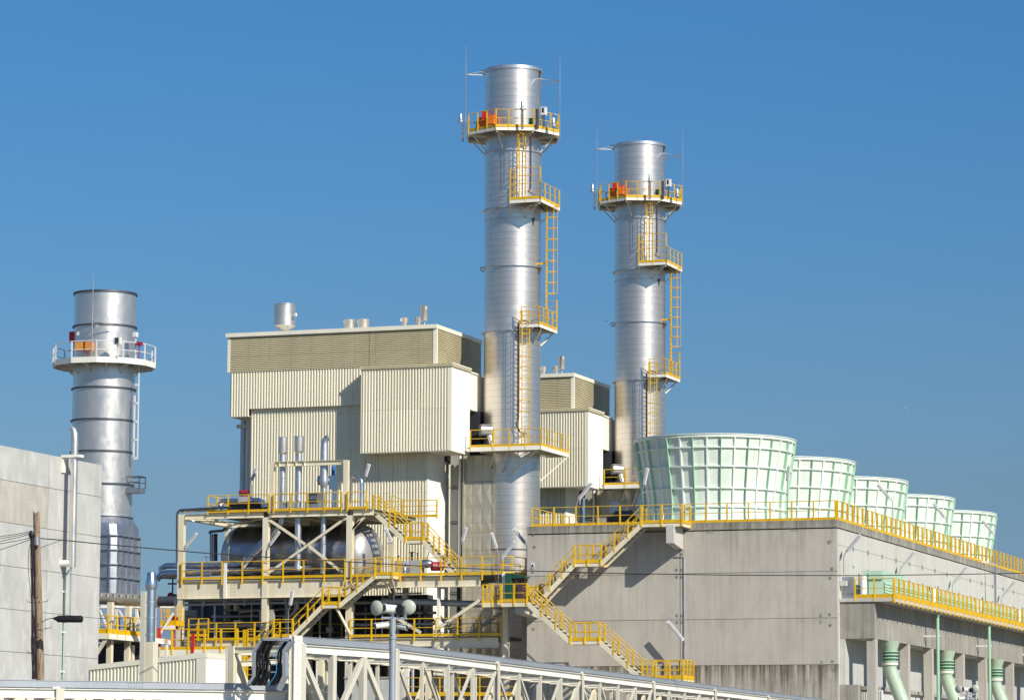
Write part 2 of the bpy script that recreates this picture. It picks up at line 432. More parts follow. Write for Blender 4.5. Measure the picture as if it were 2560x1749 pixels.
# ================================================================== CONCRETE COOLING BUILDING
YT = 193.0
cTR = A(14, 2010, 905, Y=YT); cTL = A(7, 362, 250, Y=YT)
XR = cTR.x; XL = cTL.x; ZD = A(14, 1500, 912, Y=YT).z
zc = A(14, 1200, 998, Y=YT).z                                   # underside of the coping
zJ = [at(1850, y, Y=YT).z for y in (1430.5, 1546, 1661.5)]
YB_ = 275.0
XLL = at(1283, 1600, Y=YT).x                                    # lower wall reaches further left
M['concF'] = concrete('tank_concrete', (.575, .54, .47), .16, .09, 0, .10, ((zc, 2.0, .36), (zJ[0], .9, .22), (zJ[1], .9, .2)))
M['concStain'] = concrete('stained_base_concrete', (.56, .53, .46), .2, .25, 0, .35, ((zJ[2], 3.2, 1.0), (zJ[2], 1.4, .8)))
M['concD'] = concrete('weathered_dark_concrete', (.44, .42, .36), .3, .25, 0, .2, ((ZD, 1.0, .6),))
root = thing('cooling_building', 'long grey precast concrete building under the five pale green fan stacks', 'building', (XR, YT, 0))
zs = [0.0, zJ[2], zJ[1], zJ[0], zc]
XJ = at(1700, 1500, Y=YT).x
mb = MB(); st = MB(); g_ = .012
for i in range(4):
    a, b = zs[i] + (g_ if i else 0), zs[i + 1] - g_
    tgt = st if i == 0 else mb
    for x0, x1 in ((XL, XJ - .02), (XJ + .02, XR)):
        if x0 == XL and i < 3:
            zt = min(b, A(6, 1850, 430, Y=YT).z)
            x0 = XL
        tgt.box(x0, x1, YT, YT + .25, a, b)
mb.build('front_wall', M['concF'], root)
st.build('base_wall', M['concStain'], root)
zl = A(6, 1850, 300, Y=YT).z
MB().box(XLL, XL - .03, YT + 1.5, YT + 1.9, 0, zl).build('side_bay_wall', M['concF'], root)
MB().box(XL + .05, XR - .05, YT + .04, YT + .3, 0, zc).build('joint_backing', M['joint'], root)
# side wall : panels with joints
pl = 3.6; mb = MB(); n = int((YB_ - YT) / pl)
for i in range(n):
    y0, y1 = YT + .26 + i * pl, YT + .26 + (i + 1) * pl - .018
    for j in range(4):
        hz = [0.0, zJ[2], zJ[1] + .2, zc - .95, zc]
        mb.box(XR - .25, XR, y0, y1, hz[j] + .01, hz[j + 1] - .01)
mb.build('side_wall', M['concS'], root)
MB().box(XR - .3, XR - .03, YT + .3, YB_ - .2, 0, zc).build('joint_backing', M['joint'], root)
MB().box(XL + .1, XR - .3, YT + .4, YB_, ZD - .6, ZD - .25).build('roof_deck', M['concS'], root)
MB().box(XL, XL + .25, YT + .26, YB_, 0, zc).build('side_wall', M['concF'], root)
# coping: a shade line then the parapet beam
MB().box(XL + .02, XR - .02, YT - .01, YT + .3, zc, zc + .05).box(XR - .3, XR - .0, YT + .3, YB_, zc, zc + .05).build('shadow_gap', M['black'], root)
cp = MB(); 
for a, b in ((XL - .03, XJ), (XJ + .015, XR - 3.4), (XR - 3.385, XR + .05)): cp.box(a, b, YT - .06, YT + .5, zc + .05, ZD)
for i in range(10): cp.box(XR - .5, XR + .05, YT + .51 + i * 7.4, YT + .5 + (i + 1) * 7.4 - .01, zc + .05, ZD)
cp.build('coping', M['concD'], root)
# embedded anchor plates
pm = MB(); pd = MB()
for px, py in ((1691, 1423.5), (1703.5, 1423.5), (1691.5, 1441.5), (1703.5, 1441.5), (1692, 1538), (1704, 1538), (1692, 1555), (1703.5, 1555), (1703, 1385),
               (2071, 1355.6), (2079.6, 1421), (2075, 1444), (2073.7, 1535), (2075, 1562), (2081, 1652), (2083, 1673), (1335.7, 1367), (1331.7, 1429), (1333, 1572), (1332, 1337)):
    p = at(px, py, Y=YT); s = .07
    pd.box(p.x - s - .012, p.x + s + .012, YT - .004, YT + .01, p.z - s - .012, p.z + s + .012)
    pm.box(p.x - s, p.x + s, YT - .012, YT - .003, p.z - s, p.z + s)
    pd.tube((p.x, YT - .03, p.z), (p.x, YT, p.z), .025, n=8)
for i in range(14):
    for zz in (zJ[0] + 1.55, zJ[0] + .4, zc - 1.1, zJ[1] - .3):
        y = YT + .26 + (i + 1) * pl
        pd.box(XR - .01, XR + .014, y - .13, y - .08, zz, zz + .13).box(XR - .01, XR + .014, y + .08, y + .13, zz, zz + .13)
pd.build('anchor_plate_edge', M['joint'], root); pm.build('anchor_plate', M['concD'], root)
# patches
for n_, x, y, w, h in ((14, 812, 1018, .5, .17), (14, 1612, 1002, .55, .16), (14, 1945, 1108, .3, .28), (17, 1632, 176, .2, .26), (17, 1633, 250, .2, .24), (17, 1643, 722, .18, .34)):
    p = A(n_, x, y, Y=YT); k = 10
    MB().prism([(p.x + w / 2 * math.cos(t * 6.283 / k) * rh.uniform(.8, 1.1), YT - .004, p.z + h / 2 * math.sin(t * 6.283 / k) * rh.uniform(.8, 1.15)) for t in range(k)], (0, .01, 0)).build('mortar_patch', M['concD'], root)
# vertical conduit at the joint
x_ = at(1711, 1500, Y=YT).x
MB().path([(x_ - .62, YT - .05, at(1711, 1391, Y=YT).z), (x_, YT - .05, at(1711, 1391, Y=YT).z), (x_, YT - .05, at(1711, 1693, Y=YT).z), (x_ - .15, YT - .05, at(1711, 1700, Y=YT).z)], .03, 6).build('conduit', M['galv'], root)
# top stair bracket and lower landing bracket
def bracket(root, n, xl, xr, xw, yt, yb, ybw, depth, name='corbel'):
    a = A(n, xl, yt, Y=YT - depth); b = A(n, xr, yt, Y=YT - depth); zb = A(n, xl, yb, Y=YT - depth).z; zt = a.z; zw = zt - (zt - zb) * 1.25
    pr = [(a.x, YT - depth, zt), (a.x, YT - depth, zb), (a.x, YT - .02, zw), (a.x, YT - .02, zt)]
    MB().prism(pr, (b.x - a.x, 0, 0)).build(name, M['concS'], root)
bracket(root, 7, 1423, 1480, 1555, 250, 388, 460, 1.95)
bracket(root, 7, 270, 345, 450, 842, 925, 1000, 2.35)

# balcony beam, columns
beam0 = A(16, 218, 560, Y=YT + .6); XB = A(16, 614, 700, Y=YT + .6).x
zbt = A(16, 400, 560, Y=YT + .6).z; zbb = A(16, 400, 943, Y=YT + .6).z
XS = A(16, 815, 530, Y=YT + .5).x; zst = A(16, 600, 517, Y=YT + .5).z
bm = MB()
for i in range(8):
    bm.box(XB - .45, XB, YT + .6 + .46 + i * 9.0, YT + .6 + .46 + (i + 1) * 9.0 - .025, zbb, zbt)
bm.box(XR + .012, XB - .0, YT + .6, YT + 1.05, zbb, zbt)
bm.build('balcony_beam', M['concD'], root)
MB().box(XR + .012, XB - .46, YT + 1.06, YB_ - 1, zbb, zbb + .2).build('soffit', M['concS'], root)
MB().box(XR + .012, XS, YT + .5, YB_ - 1, zbt + .005, zst).build('balcony_slab', M['concS'], root)
YC = 193.7
for ycol in (193.7, 201.9, 208.2, 217.2, 224.1, 232.9, 240, 248.5):
    MB().box(XB - .52, XB + .004, ycol + .02, ycol + .55, 0, zbb - .004).build('column', M['concF'], root)
wl = MB().box(XR + .012, XR + .3, YT + .6, YB_ - 1, 0, zbb - .01); wl.build('inner_wall', M['concL'], root)
# low wall block + louvre screens at the foot
p = A(16, 250, 1425, Y=YT + .4); p2 = A(16, 440, 1425, Y=YT + .4)
MB().box(p.x, p2.x, YT + .4, YT + 1.2, 0, p.z).build('base_block', M['concD'], root)
zl2 = A(16, 480, 1440, Y=YT + 2.4).z
MB().box(XR + .35, XB - .6, YT + 2.4, YT + 2.9, zl2 - .22, zl2).box(XB - 1.2, XB - .6, YT + 2.9, YB_ - 2, zl2 - .22, zl2).build('louvre_header', M['concD'], root)
lv = MB(); 
for i in range(12): lv.box(XR + .5 + i * .13, XR + .58 + i * .13, YT + 2.5, YT + 2.8, 0, zl2 - .23)
for i in range(260): 
    y = YT + 3.0 + i * .2; lv.box(XB - 1.1, XB - .8, y, y + .12, 0, zl2 - .23)
lv.build('air_louvres', M['white'], root)
MB().box(XR + .4, XB - 1.3, YT + 2.9, YB_ - 2, 0, zl2 - .3).build('louvre_backing', M['navy'], root)
# dark grey box standing for the shade beside the balcony
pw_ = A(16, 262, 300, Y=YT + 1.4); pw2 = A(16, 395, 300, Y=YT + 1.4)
MB().box(XR + .014, pw2.x, YT + 1.2, YT + 1.5, zst + .004, pw_.z).build('shade_panel', M['casing'], root)
pv = A(16, 235, 320, Y=YT + .5)
MB().box(XR + .02, XR + .4, YT + .55, YT + .9, pv.z - .4, pv.z - .1).build('drain_box', M['concS'], root)

# warning sign
p = A(7, 400, 562, Y=YT - .03)
sg = thing('warning_sign', 'small white sign with a black triangle on the concrete wall left of the stairs', 'sign', p)
MB().box(p.x - .125, p.x + .125, p.y, p.y + .02, p.z - .19, p.z + .19).build('board', M['white'], sg)
MB().prism([(p.x - .10, p.y - .006, p.z - .05), (p.x + .10, p.y - .006, p.z - .05), (p.x, p.y - .006, p.z + .14)], (0, .004, 0)).build('triangle', M['black'], sg)
mb = MB()
for k in range(3): mb.box(p.x - .10, p.x + .10, p.y - .005, p.y - .001, p.z - .10 - k * .035, p.z - .082 - k * .035)
mb.build('text_lines', M['black'], sg)

# ------------------------------------------------------------------ fan stacks
M['ribg'] = paint('shade_green_seam_flange', (.36, .60, .42), .4, .15)  # seam ribs coloured darker green to give their shaded outlines
def fan_stack():
    c = at(1786.5, 1090, Y=200.5); zr = at(1786, 1083, Y=196.0).z; zb = ZD - .1
    r = 4.89; H = zr - zb - .06
    root = thing('cooling_fan_stack', '', 'cooling tower', (c.x, 200.5, zb), 'pale green cooling fan stacks in a row')
    prof_t = [(0, .915), (.06, .895), (.14, .882), (.25, .880), (.36, .889), (.5, .912), (.65, .940), (.8, .967), (.92, .988), (1, 1.0)]
    def R(t):
        for (a, b), (c2, d) in zip(prof_t, prof_t[1:]):
            if t <= c2: return r * (b + (d - b) * (t - a) / (c2 - a))
        return r
    ctr = Vector((c.x, 200.5, zb))
    MB().lathe(ctr, [(R(t), H * t) for t, _ in prof_t] + [(R(1) - .12, H), (R(.5) - .15, H * .5), (R(0) - .15, 0)], 72).build('shell', M['mint'], root)
    MB().ring(ctr, r - .02, r + .11, H - .16, H + .0, 72).ring(ctr, r + .05, r + .16, H + .001, H + .05, 72).build('rim', M['mintlite'], root)
    for k in range(36):
        a = rad(20.56 * 0 + 10 * k) + rad(-90 + 20 + 1); mb = MB(); big = k % 2 == 0
        w = .035 if big else .09; dd = .17 if big else .10
        pr = [(R(t) - .02, R(t) + dd, H * t) for t in [i / 12 for i in range(13)]]
        ca, sa = math.cos(a), math.sin(a); tx, ty = -sa, ca; vs = []
        for ri, ro, z in pr:
            if z > H - .17: z = H - .17
            for rr, s in ((ri, -1), (ro, -1), (ro, 1), (ri, 1)):
                ww = w * (1.0 if rr == ro else 1.6)
                vs.append((ctr.x + rr * ca + tx * s * ww / 2 , ctr.y + rr * sa + ty * s * ww / 2, ctr.z + z))
        fs = []
        for i in range(12):
            for j in range(3): fs.append((i * 4 + j, i * 4 + j + 1, i * 4 + j + 5, i * 4 + j + 4))
        mb.add(vs, fs); mb.build('rib', M['ribg'] if big else M['mintlite'], root)
    for k, z in enumerate((.235, .435, .665, .865)):
        mb = MB(); zz = H * (1 - (1 - z)) ; rr = R(z)
        for j in range(18):
            a0 = -70 + 1 + 20 * j; pts = []
            for a in (a0, a0 + 5, a0 + 10, a0 + 15, a0 + 20):
                pts.append((ctr.x + (rr + .05) * math.cos(rad(a)), ctr.y + (rr + .05) * math.sin(rad(a)), ctr.z + zz))
            for p_, q_ in zip(pts, pts[1:]): mb.bar(p_, q_, .15, .08)
        mb.build('hoop', M['mintlite'], root)
    return root
fs0 = fan_stack()
fs0['label'] = 'largest, nearest pale green ribbed fan stack at the front of the deck'
for k, l in enumerate(('second pale green fan stack, right behind the nearest one', 'middle one of the five pale green fan stacks', 'fourth pale green fan stack, the last but one to the right', 'farthest and smallest pale green fan stack at the far right end')):
    copy_tree(fs0, label=l, dl=(0, 14.86 * (k + 1), 0))

# ------------------------------------------------------------------ guardrails of the deck and balcony
zr_ = ZD
a = A(7, 398, 245, Y=YT + .1)
guardrail('yellow guardrail on the concrete deck left of the stair head', [(a.x, YT + 7, zr_), (a.x, YT + .12, zr_), (at(1604, 1300, Y=YT).x, YT + .12, zr_)], spacing=1.35, drop=.12, group='yellow guardrails', h=1.13, pw=.085)
xg = A(7, 1560, 200, Y=YT).x
guardrail('long yellow guardrail around the deck of the green fan stacks', [(xg, YT + .1, zr_), (XR - .1, YT + .1, zr_)] , spacing=1.35, drop=.12, group='yellow guardrails', h=1.13, pw=.085)
guardrail('yellow guardrail running back along the deck edge beside the fan stacks', [(XR - .02, YT + .25, zr_), (XR - .02, YT + 78, zr_)], spacing=1.22, drop=.12, group='yellow guardrails', h=1.13, pw=.12)
x0 = A(16, 408, 300, Y=YT + .55).x
guardrail('short yellow guardrail across the end of the lower balcony', [(x0, YT + .52, zst), (XS - .02, YT + .52, zst)], spacing=1.1, drop=.22, group='yellow guardrails', h=1.13, pw=.09, toe=.22)
guardrail('yellow guardrail running along the lower balcony in front of the light green enclosure', [(XS + .01, YT + .6, zst), (XS + .01, YT + 78, zst)], spacing=1.22, drop=.3, group='yellow guardrails', h=1.13, pw=.12, toe=.26)

# green enclosure on the balcony
p = A(16, 490, 235, Y=YT + 2.6); p1 = A(16, 590, 240, Y=YT + 2.6)
M['mintg'] = paint('mint_enclosure_paint', (.50, .72, .54), .4, .12)
en = thing('equipment_enclosure', 'long light green louvred enclosure behind the balcony guardrail', 'enclosure', (p.x, YT + 2.6, zst))
MB().box(p.x, p.x + 1.2, YT + 2.6, YT + 8, p.z - .5, p.z).build('top_duct', M['mintg'], en)
bx = MB().box(p.x + .05, p.x + 1.2, YT + 2.7, YT + 58, zst, p.z - .51); bx.build('body', M['mintg'], en)
lv = louvres(YT + 2.8, YT + 58, p.x + 1.22, zst + .1, p.z - .6, .16, .05, 'y'); lv.build('louvre_panel', M['mintg'], en)
for k in range(4):
    yy = YT + 1.9 + k * 13.1; mb = MB(); cx = A(16, 497, 300, Y=YT + 1.9).x + (1.2 if k else 0)
    r_ = thing('gas_cylinder', ['white upright cylinder beside the end of the green enclosure', 'white upright cylinder behind the balcony guardrail, second from the near end', 'white upright cylinder behind the balcony guardrail, third from the near end', 'white upright cylinder at the far right behind the balcony guardrail'][k], 'tank', (cx, yy, zst), 'white cylinders on the balcony')
    MB().lathe((cx, yy, zst), [(.0, .0), (.2, .02), (.2, 1.25), (.16, 1.36), (.05, 1.42), (0, 1.43)], 20).build('body', M['white'], r_)
    MB().bar((cx - .27, yy, zst), (cx - .27, yy, zst + 1.5), .05, .05).bar((cx + .27, yy, zst), (cx + .27, yy, zst + 1.5), .05, .05).build('rack', M['dgreen'], r_)

# big green water pipes
for k in range(4):
    c = A(16, 775, 1150, Y=197.5); y = 197.5 + 15.0 * k; zt = zbb; cx = c.x
    z = lambda v: A(16, 775, v, Y=197.5).z
    r_ = thing('water_pipe', ['leftmost large pale green water pipe slanting out from under the balcony', 'large pale green water pipe, second from the left, slanting down beside the camera cluster', 'large pale green water pipe at the right edge slanting down from the balcony', 'large pale green water pipe beyond the right edge of the balcony row'][k], 'pipe', (cx, y, zt - 3), 'large green water pipes')
    ctr = Vector((cx, y, 0)); rr = .41
    MB().lathe(ctr, [(rr + .2, zt), (rr + .02, z(1070))], 32).build('cone_head', M['gpipe'], r_)
    MB().lathe(ctr, [(rr, z(1068)), (rr, z(1240))], 32).build('sleeve', M['green'], r_)
    for a, b in ((1072, 1086), (1104, 1118), (1140, 1152), (1176, 1190)):
        MB().ring(ctr, rr - .05, rr + .09, z(b), z(a), 32).build('flange', M['green'], r_)
    for a in (1095, 1128, 1164): MB().ring(ctr, rr - .05, rr + .03, z(a + 6), z(a), 32).build('gasket', M['dgreen'], r_)
    MB().ring(ctr, rr - .05, rr + .07, z(1222), z(1194), 32).build('clamp_band', M['orangel'] if 0 else M['trim'], r_)
    top = Vector((cx, y, z(1225))); d = A(16, 900, 1588, Y=197.5) - A(16, 780, 1232, Y=197.5)
    MB().path([top + Vector((0, 0, .05)), top - Vector((0, 0, .25)), top + d, top + d * 2.2], rr, 24).build('slanted_pipe', M['gpipe'], r_)
for k in range(4):
    p = A(16, 1272, 700, Y=206.2); y = 206.2 + 15.1 * k
    r_ = thing('drain_pipe', ['thin light green vertical drain pipe between the first two large green pipes', 'thin light green drain pipe at the right beside the third large green pipe', 'thin light green drain pipe farther along the balcony', 'thin light green drain pipe at the far end of the balcony'][k], 'pipe', (p.x, y, 0), 'light green drain pipes')
    MB().tube((p.x, y, 2), (p.x, y, zbt - .02), .105, n=16).build('pipe', M['green'], r_)
    z1 = A(16, 1272, 917, Y=206.2).z
    MB().bar((p.x + .16, y - .02, z1), (XB, y - .02, z1), .1, .1).build('bracket', M['white'], r_)
# ================================================================== BOILER BUILDINGS
YA, YBw, YCf, YSt = 203.0, 203.3, 201.9, 207.5
def boiler_building():
    tl = A(8, 80, 335, Y=YA - .15); tr = A(8, 1832, 273, Y=YA - .15)
    zt = (tl.z + tr.z) / 2
    xl = A(8, 100, 500, Y=YA).x; xr = A(8, 1828, 500, Y=YA).x
    ztr = zt - .26; zlb = (A(8, 110, 662, Y=YA).z + A(8, 1200, 625, Y=YA).z) / 2
    yb = YA + 8.3
    root = thing('boiler_building', '', 'building', (xl, YA, 0), 'cream corrugated boiler buildings')
    MB().box(tl.x, tr.x, YA - .15, YA + .0, ztr, zt).box(tr.x - .15, tr.x, YA + .001, yb, ztr, zt).box(tl.x, tl.x + .15, YA + .001, yb, ztr, zt).build('roof_trim', M['trim'], root)
    MB().box(tl.x + .16, tr.x - .16, YA + .001, yb, zt - .2, zt - .1).build('roof', M['trim'], root)
    xm = A(8, 1272, 450, Y=YA).x
    louvres(xl + .17, xm - .015, YA + .03, zlb, ztr).build('louvre_panel', M['louv'], root)
    louvres(xm + .015, xr - .2, YA + .03, zlb, ztr).build('louvre_panel', M['louv'], root)
    louvres(YA + .0, yb, xr - .03, zlb, ztr, axis='y').build('louvre_panel', M['louv'], root)
    MB().box(xl - .02, xl + .17, YA - .04, YA + .1, zlb - .02, ztr - .001).build('corner_trim', M['trim'], root)
    MB().box(xr - .2, xr + .045, YA - .045, YA + .16, zlb - .02, ztr - .001).build('corner_trim', M['trim'], root)
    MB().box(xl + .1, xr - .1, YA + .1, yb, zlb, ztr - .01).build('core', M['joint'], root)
    # band A
    xa = A(8, 118, 800, Y=YA + .06).x; xbl = A(8, 285, 1000, Y=YBw).x
    zaL = A(8, 150, 1035, Y=YA).z; zaB = (A(8, 285, 965, Y=YA).z + A(8, 1200, 937, Y=YA).z) / 2
    xbr = A(8, 1750, 1400, Y=YBw).x
    corrugated(xa, xbl + .0, YA + .08, zaL, zlb - .022).build('wall_cladding', M['clad'], root)
    corrugated(xbl, xbr, YA + .08, zaB, zlb - .022).build('wall_cladding', M['clad'], root)
    corrugated(YA + .1, yb, xa, zaL, zlb - .02, axis='y').build('wall_cladding', M['clad'], root)
    MB().box(xa + .02, xbl, YA + .1, yb - .1, zaL + .0, zaL + .05).box(xbl, xbr, YA + .1, YA + .4, zaB, zaB + .03).build('underside', M['cream'], root)
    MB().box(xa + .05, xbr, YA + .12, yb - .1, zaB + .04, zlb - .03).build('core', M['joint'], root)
    # wall B to the ground
    corrugated(xbl, xbr - .02, YBw + .05, 3, zaB).build('wall_cladding', M['clad'], root)
    yb2 = YBw + 3.9
    MB().box(xbr - .02, xbr + .05, YBw - .02, YBw + .2, 3, zaB + 1).build('corner_trim', M['trim'], root)
    corrugated(YBw + .2, yb2, xbr, 3, zaB + 1, pitch=.09, depth=.012, axis='y').build('side_cladding', M['creamlite'], root)  # sunlight on this side put into a lighter cream
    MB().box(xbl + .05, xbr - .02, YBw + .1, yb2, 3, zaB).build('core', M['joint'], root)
    MB().box(xbl - .42, xbl + .02, YBw + .4, YBw + 3.5, 3, zaL + .01).build('column', M['cream'], root)
    # box C
    cl = A(8, 1205, 1000, Y=YCf).x; cr = A(8, 1952, 1000, Y=YCf).x
    zct = (A(8, 1205, 635, Y=YCf).z + A(8, 1950, 625, Y=YCf).z) / 2; zcb = (A(8, 1205, 1332, Y=YCf).z + A(8, 1950, 1319, Y=YCf).z) / 2
    yc2 = YCf + 3.35
    corrugated(cl, cr - .16, YCf + .04, zcb + .06, zct).build('bay_cladding', M['clad'], root)
    MB().box(cl, cr - .16, YCf - .01, YCf + .04, zcb, zcb + .06).box(cr - .16, cr + .02, YCf - .03, YCf + .12, zcb, zct).box(cl - .02, cl + .03, YCf - .03, YCf + .1, zcb, zct).build('corner_trim', M['trim'], root)
    corrugated(YCf + .12, yc2, cr, zcb, zct, pitch=.09, depth=.010, axis='y').build('bay_side', M['creamlite'], root)  # side painted lighter than the front for its sunlit look
    MB().box(cl - .06, cr + .1, YCf - .1, yc2, zct + .001, zct + .2).build('bay_roof', M['louv'], root)
    MB().box(cr + .0, cr + .13, YCf - .12, yc2 + .02, zct + .16, zct + .24).build('roof_trim', M['trim'], root)
    MB().box(cl + .02, cr - .03, YCf + .06, yc2, zcb + .02, zct - .01).build('bay_core', M['cream'], root)
    # second step, set back behind the bay
    zs2 = A(8, 2140, 990, Y=YCf + 4.5).z
    MB().box(cr - .5, cr + .02, yc2 + .01, yc2 + 2.0, zs2, zct - .05).build('bay_side', M['creamlite'], root)
    MB().box(cr - .5, cr + .01, yc2 + 2.01, yc2 + 3.2, zs2, zct - .05).build('end_panel', M['cream'], root)  # shaded face of the step, done by a darker cream
    MB().box(cr - .5, cr + .1, yc2, yc2 + 2.0, zct - .049, zct + .05).build('roof_trim', M['trim'], root)
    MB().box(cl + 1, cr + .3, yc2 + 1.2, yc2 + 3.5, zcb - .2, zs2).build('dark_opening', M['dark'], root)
    # recessed steel between wall and duct (below the bay)
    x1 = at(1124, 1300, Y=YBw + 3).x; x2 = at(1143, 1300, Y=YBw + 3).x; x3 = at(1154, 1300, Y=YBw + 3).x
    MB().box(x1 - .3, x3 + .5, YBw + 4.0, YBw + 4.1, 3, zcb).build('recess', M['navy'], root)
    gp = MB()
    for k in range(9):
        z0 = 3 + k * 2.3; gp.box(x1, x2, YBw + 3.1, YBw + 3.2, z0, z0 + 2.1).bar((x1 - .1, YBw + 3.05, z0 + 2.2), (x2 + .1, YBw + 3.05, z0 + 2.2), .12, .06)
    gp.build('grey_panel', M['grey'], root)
    MB().tube((at(1149.5, 1300, Y=YBw + 2.6).x, YBw + 2.6, 3), (at(1149.5, 1300, Y=YBw + 2.6).x, YBw + 2.6, zcb + .05), .10, n=12).build('downpipe', M['creamlite'], root)
    # left rear pipe
    xp = A(8, 228, 1200, Y=YBw + 3).x
    pz = A(8, 228, 1055, Y=YBw + 3).z
    mp = MB().tube((xp, YBw + 3, 3), (xp, YBw + 3, pz + .5), .21, n=16)
    mp.build('riser_pipe', M['galv'], root); mr = MB()
    for k in range(12): mr.ring(Vector((xp, YBw + 3, 0)), .2, .235, 8.6 + k * .95, 8.66 + k * .95, 16)
    mr.build('pipe_band', M['navy'], root)
    b = A(8, 190, 1118, Y=YBw + 3)
    MB().box(b.x, xbl - .3, YBw + 2.6, YBw + 2.8, b.z - .12, b.z + .12).build('bracket', M['cream'], root)
    return root, zt
bb, ZROOF = boiler_building()
bb['label'] = 'big cream corrugated boiler building left of the tall silver stack'

def vent_can(label, n, x0, x1, y0, y1, Y, name='roof_vent', stem=None, box=None, cone=False):
    a = A(n, x0, (y0 + y1) / 2, Y=Y); b = A(n, x1, (y0 + y1) / 2, Y=Y); r = (b.x - a.x) / 2 * .97; cx = (a.x + b.x) / 2
    zt = A(n, (x0 + x1) / 2, y0, Y=Y - r).z; zb = A(n, (x0 + x1) / 2, y1, Y=Y - r).z
    root = thing(name, label, 'vent', (cx, Y, ZROOF - .1), 'silver vents on the boiler building roofs')
    c = Vector((cx, Y, 0))
    if cone: MB().lathe(c, [(r * .3, zb - .28), (r * .97, zb), (r, zb + .03), (r, zt), (r * .97, zt + .02), (0, zt + .021)], 40).ring(c, r - .02, r + .03, zt - .03, zt + .03, 40).build('can', M['steel3'], root)
    else: MB().lathe(c, [(0, zb), (r * .98, zb), (r, zb + .02), (r, zt - .03), (r + .02, zt), (0, zt + .01)], 32).build('can', M['steel3'], root)
    if stem: MB().tube((cx, Y, ZROOF - .15), (cx, Y, zb + (-.2 if cone else .02)), stem, n=16).build('stem', M['galv'], root)
    if box:
        p = A(n, box[0], box[1], Y=Y - r * .6)
        MB().box(p.x - .05, p.x + .05, Y - r * .6 - .05, Y - r * .6 + .15, p.z - .1, p.z + .1).build('sensor_box', M['white'], root)
    if cone:
        mb = MB()
        for a_ in range(4): t = rad(45 + 90 * a_); mb.tube((cx + r * .9 * math.cos(t), Y + r * .9 * math.sin(t), zb), (cx + r * .55 * math.cos(t), Y + r * .55 * math.sin(t), ZROOF - .1), .025, n=6)
        mb.build('strut', M['galv'], root)
    return root
v = []
v.append(vent_can('', 8, 485, 655, 92, 272, 205, stem=.2, box=(660, 186), cone=True))
v.append(vent_can('', 8, 1065, 1155, 224, 300, 205, box=(1068, 245)))
v.append(vent_can('', 8, 1178, 1270, 221, 300, 205, box=(1180, 242)))
v.append(vent_can('', 8, 1543, 1593, 210, 300, 205, box=(1538, 230)))
v.append(vent_can('', 8, 1657, 1700, 206, 300, 205, box=(1650, 228)))
v.append(vent_can('', 8, 1700, 1757, 111, 232, 204.2, stem=.07, box=(1742, 132)))
for o, l in zip(v, ('large silver drum vent on struts, leftmost on the big building roof', 'short silver vent left of its twin in the middle of the big building roof', 'short silver vent right of its twin in the middle of the big building roof',
                    'slim silver vent, leftmost of the three at the right end of the big building roof', 'slim silver vent just left of the tall thin-stemmed can on the big building roof', 'tall silver can on a thin stem at the right end of the big building roof')): o['label'] = l
DY2 = 27.35
copy_tree(bb, label='smaller looking cream boiler building between the two tall silver stacks', dl=(0, DY2, 0))
for o, l in zip(v[3:], ('slim silver vent on the far building, partly hidden by the tall stack', 'slim silver vent in the middle of the far building roof', 'tall silver can on a thin stem on the far building roof')):
    copy_tree(o, label=l, dl=(0, DY2, 0))

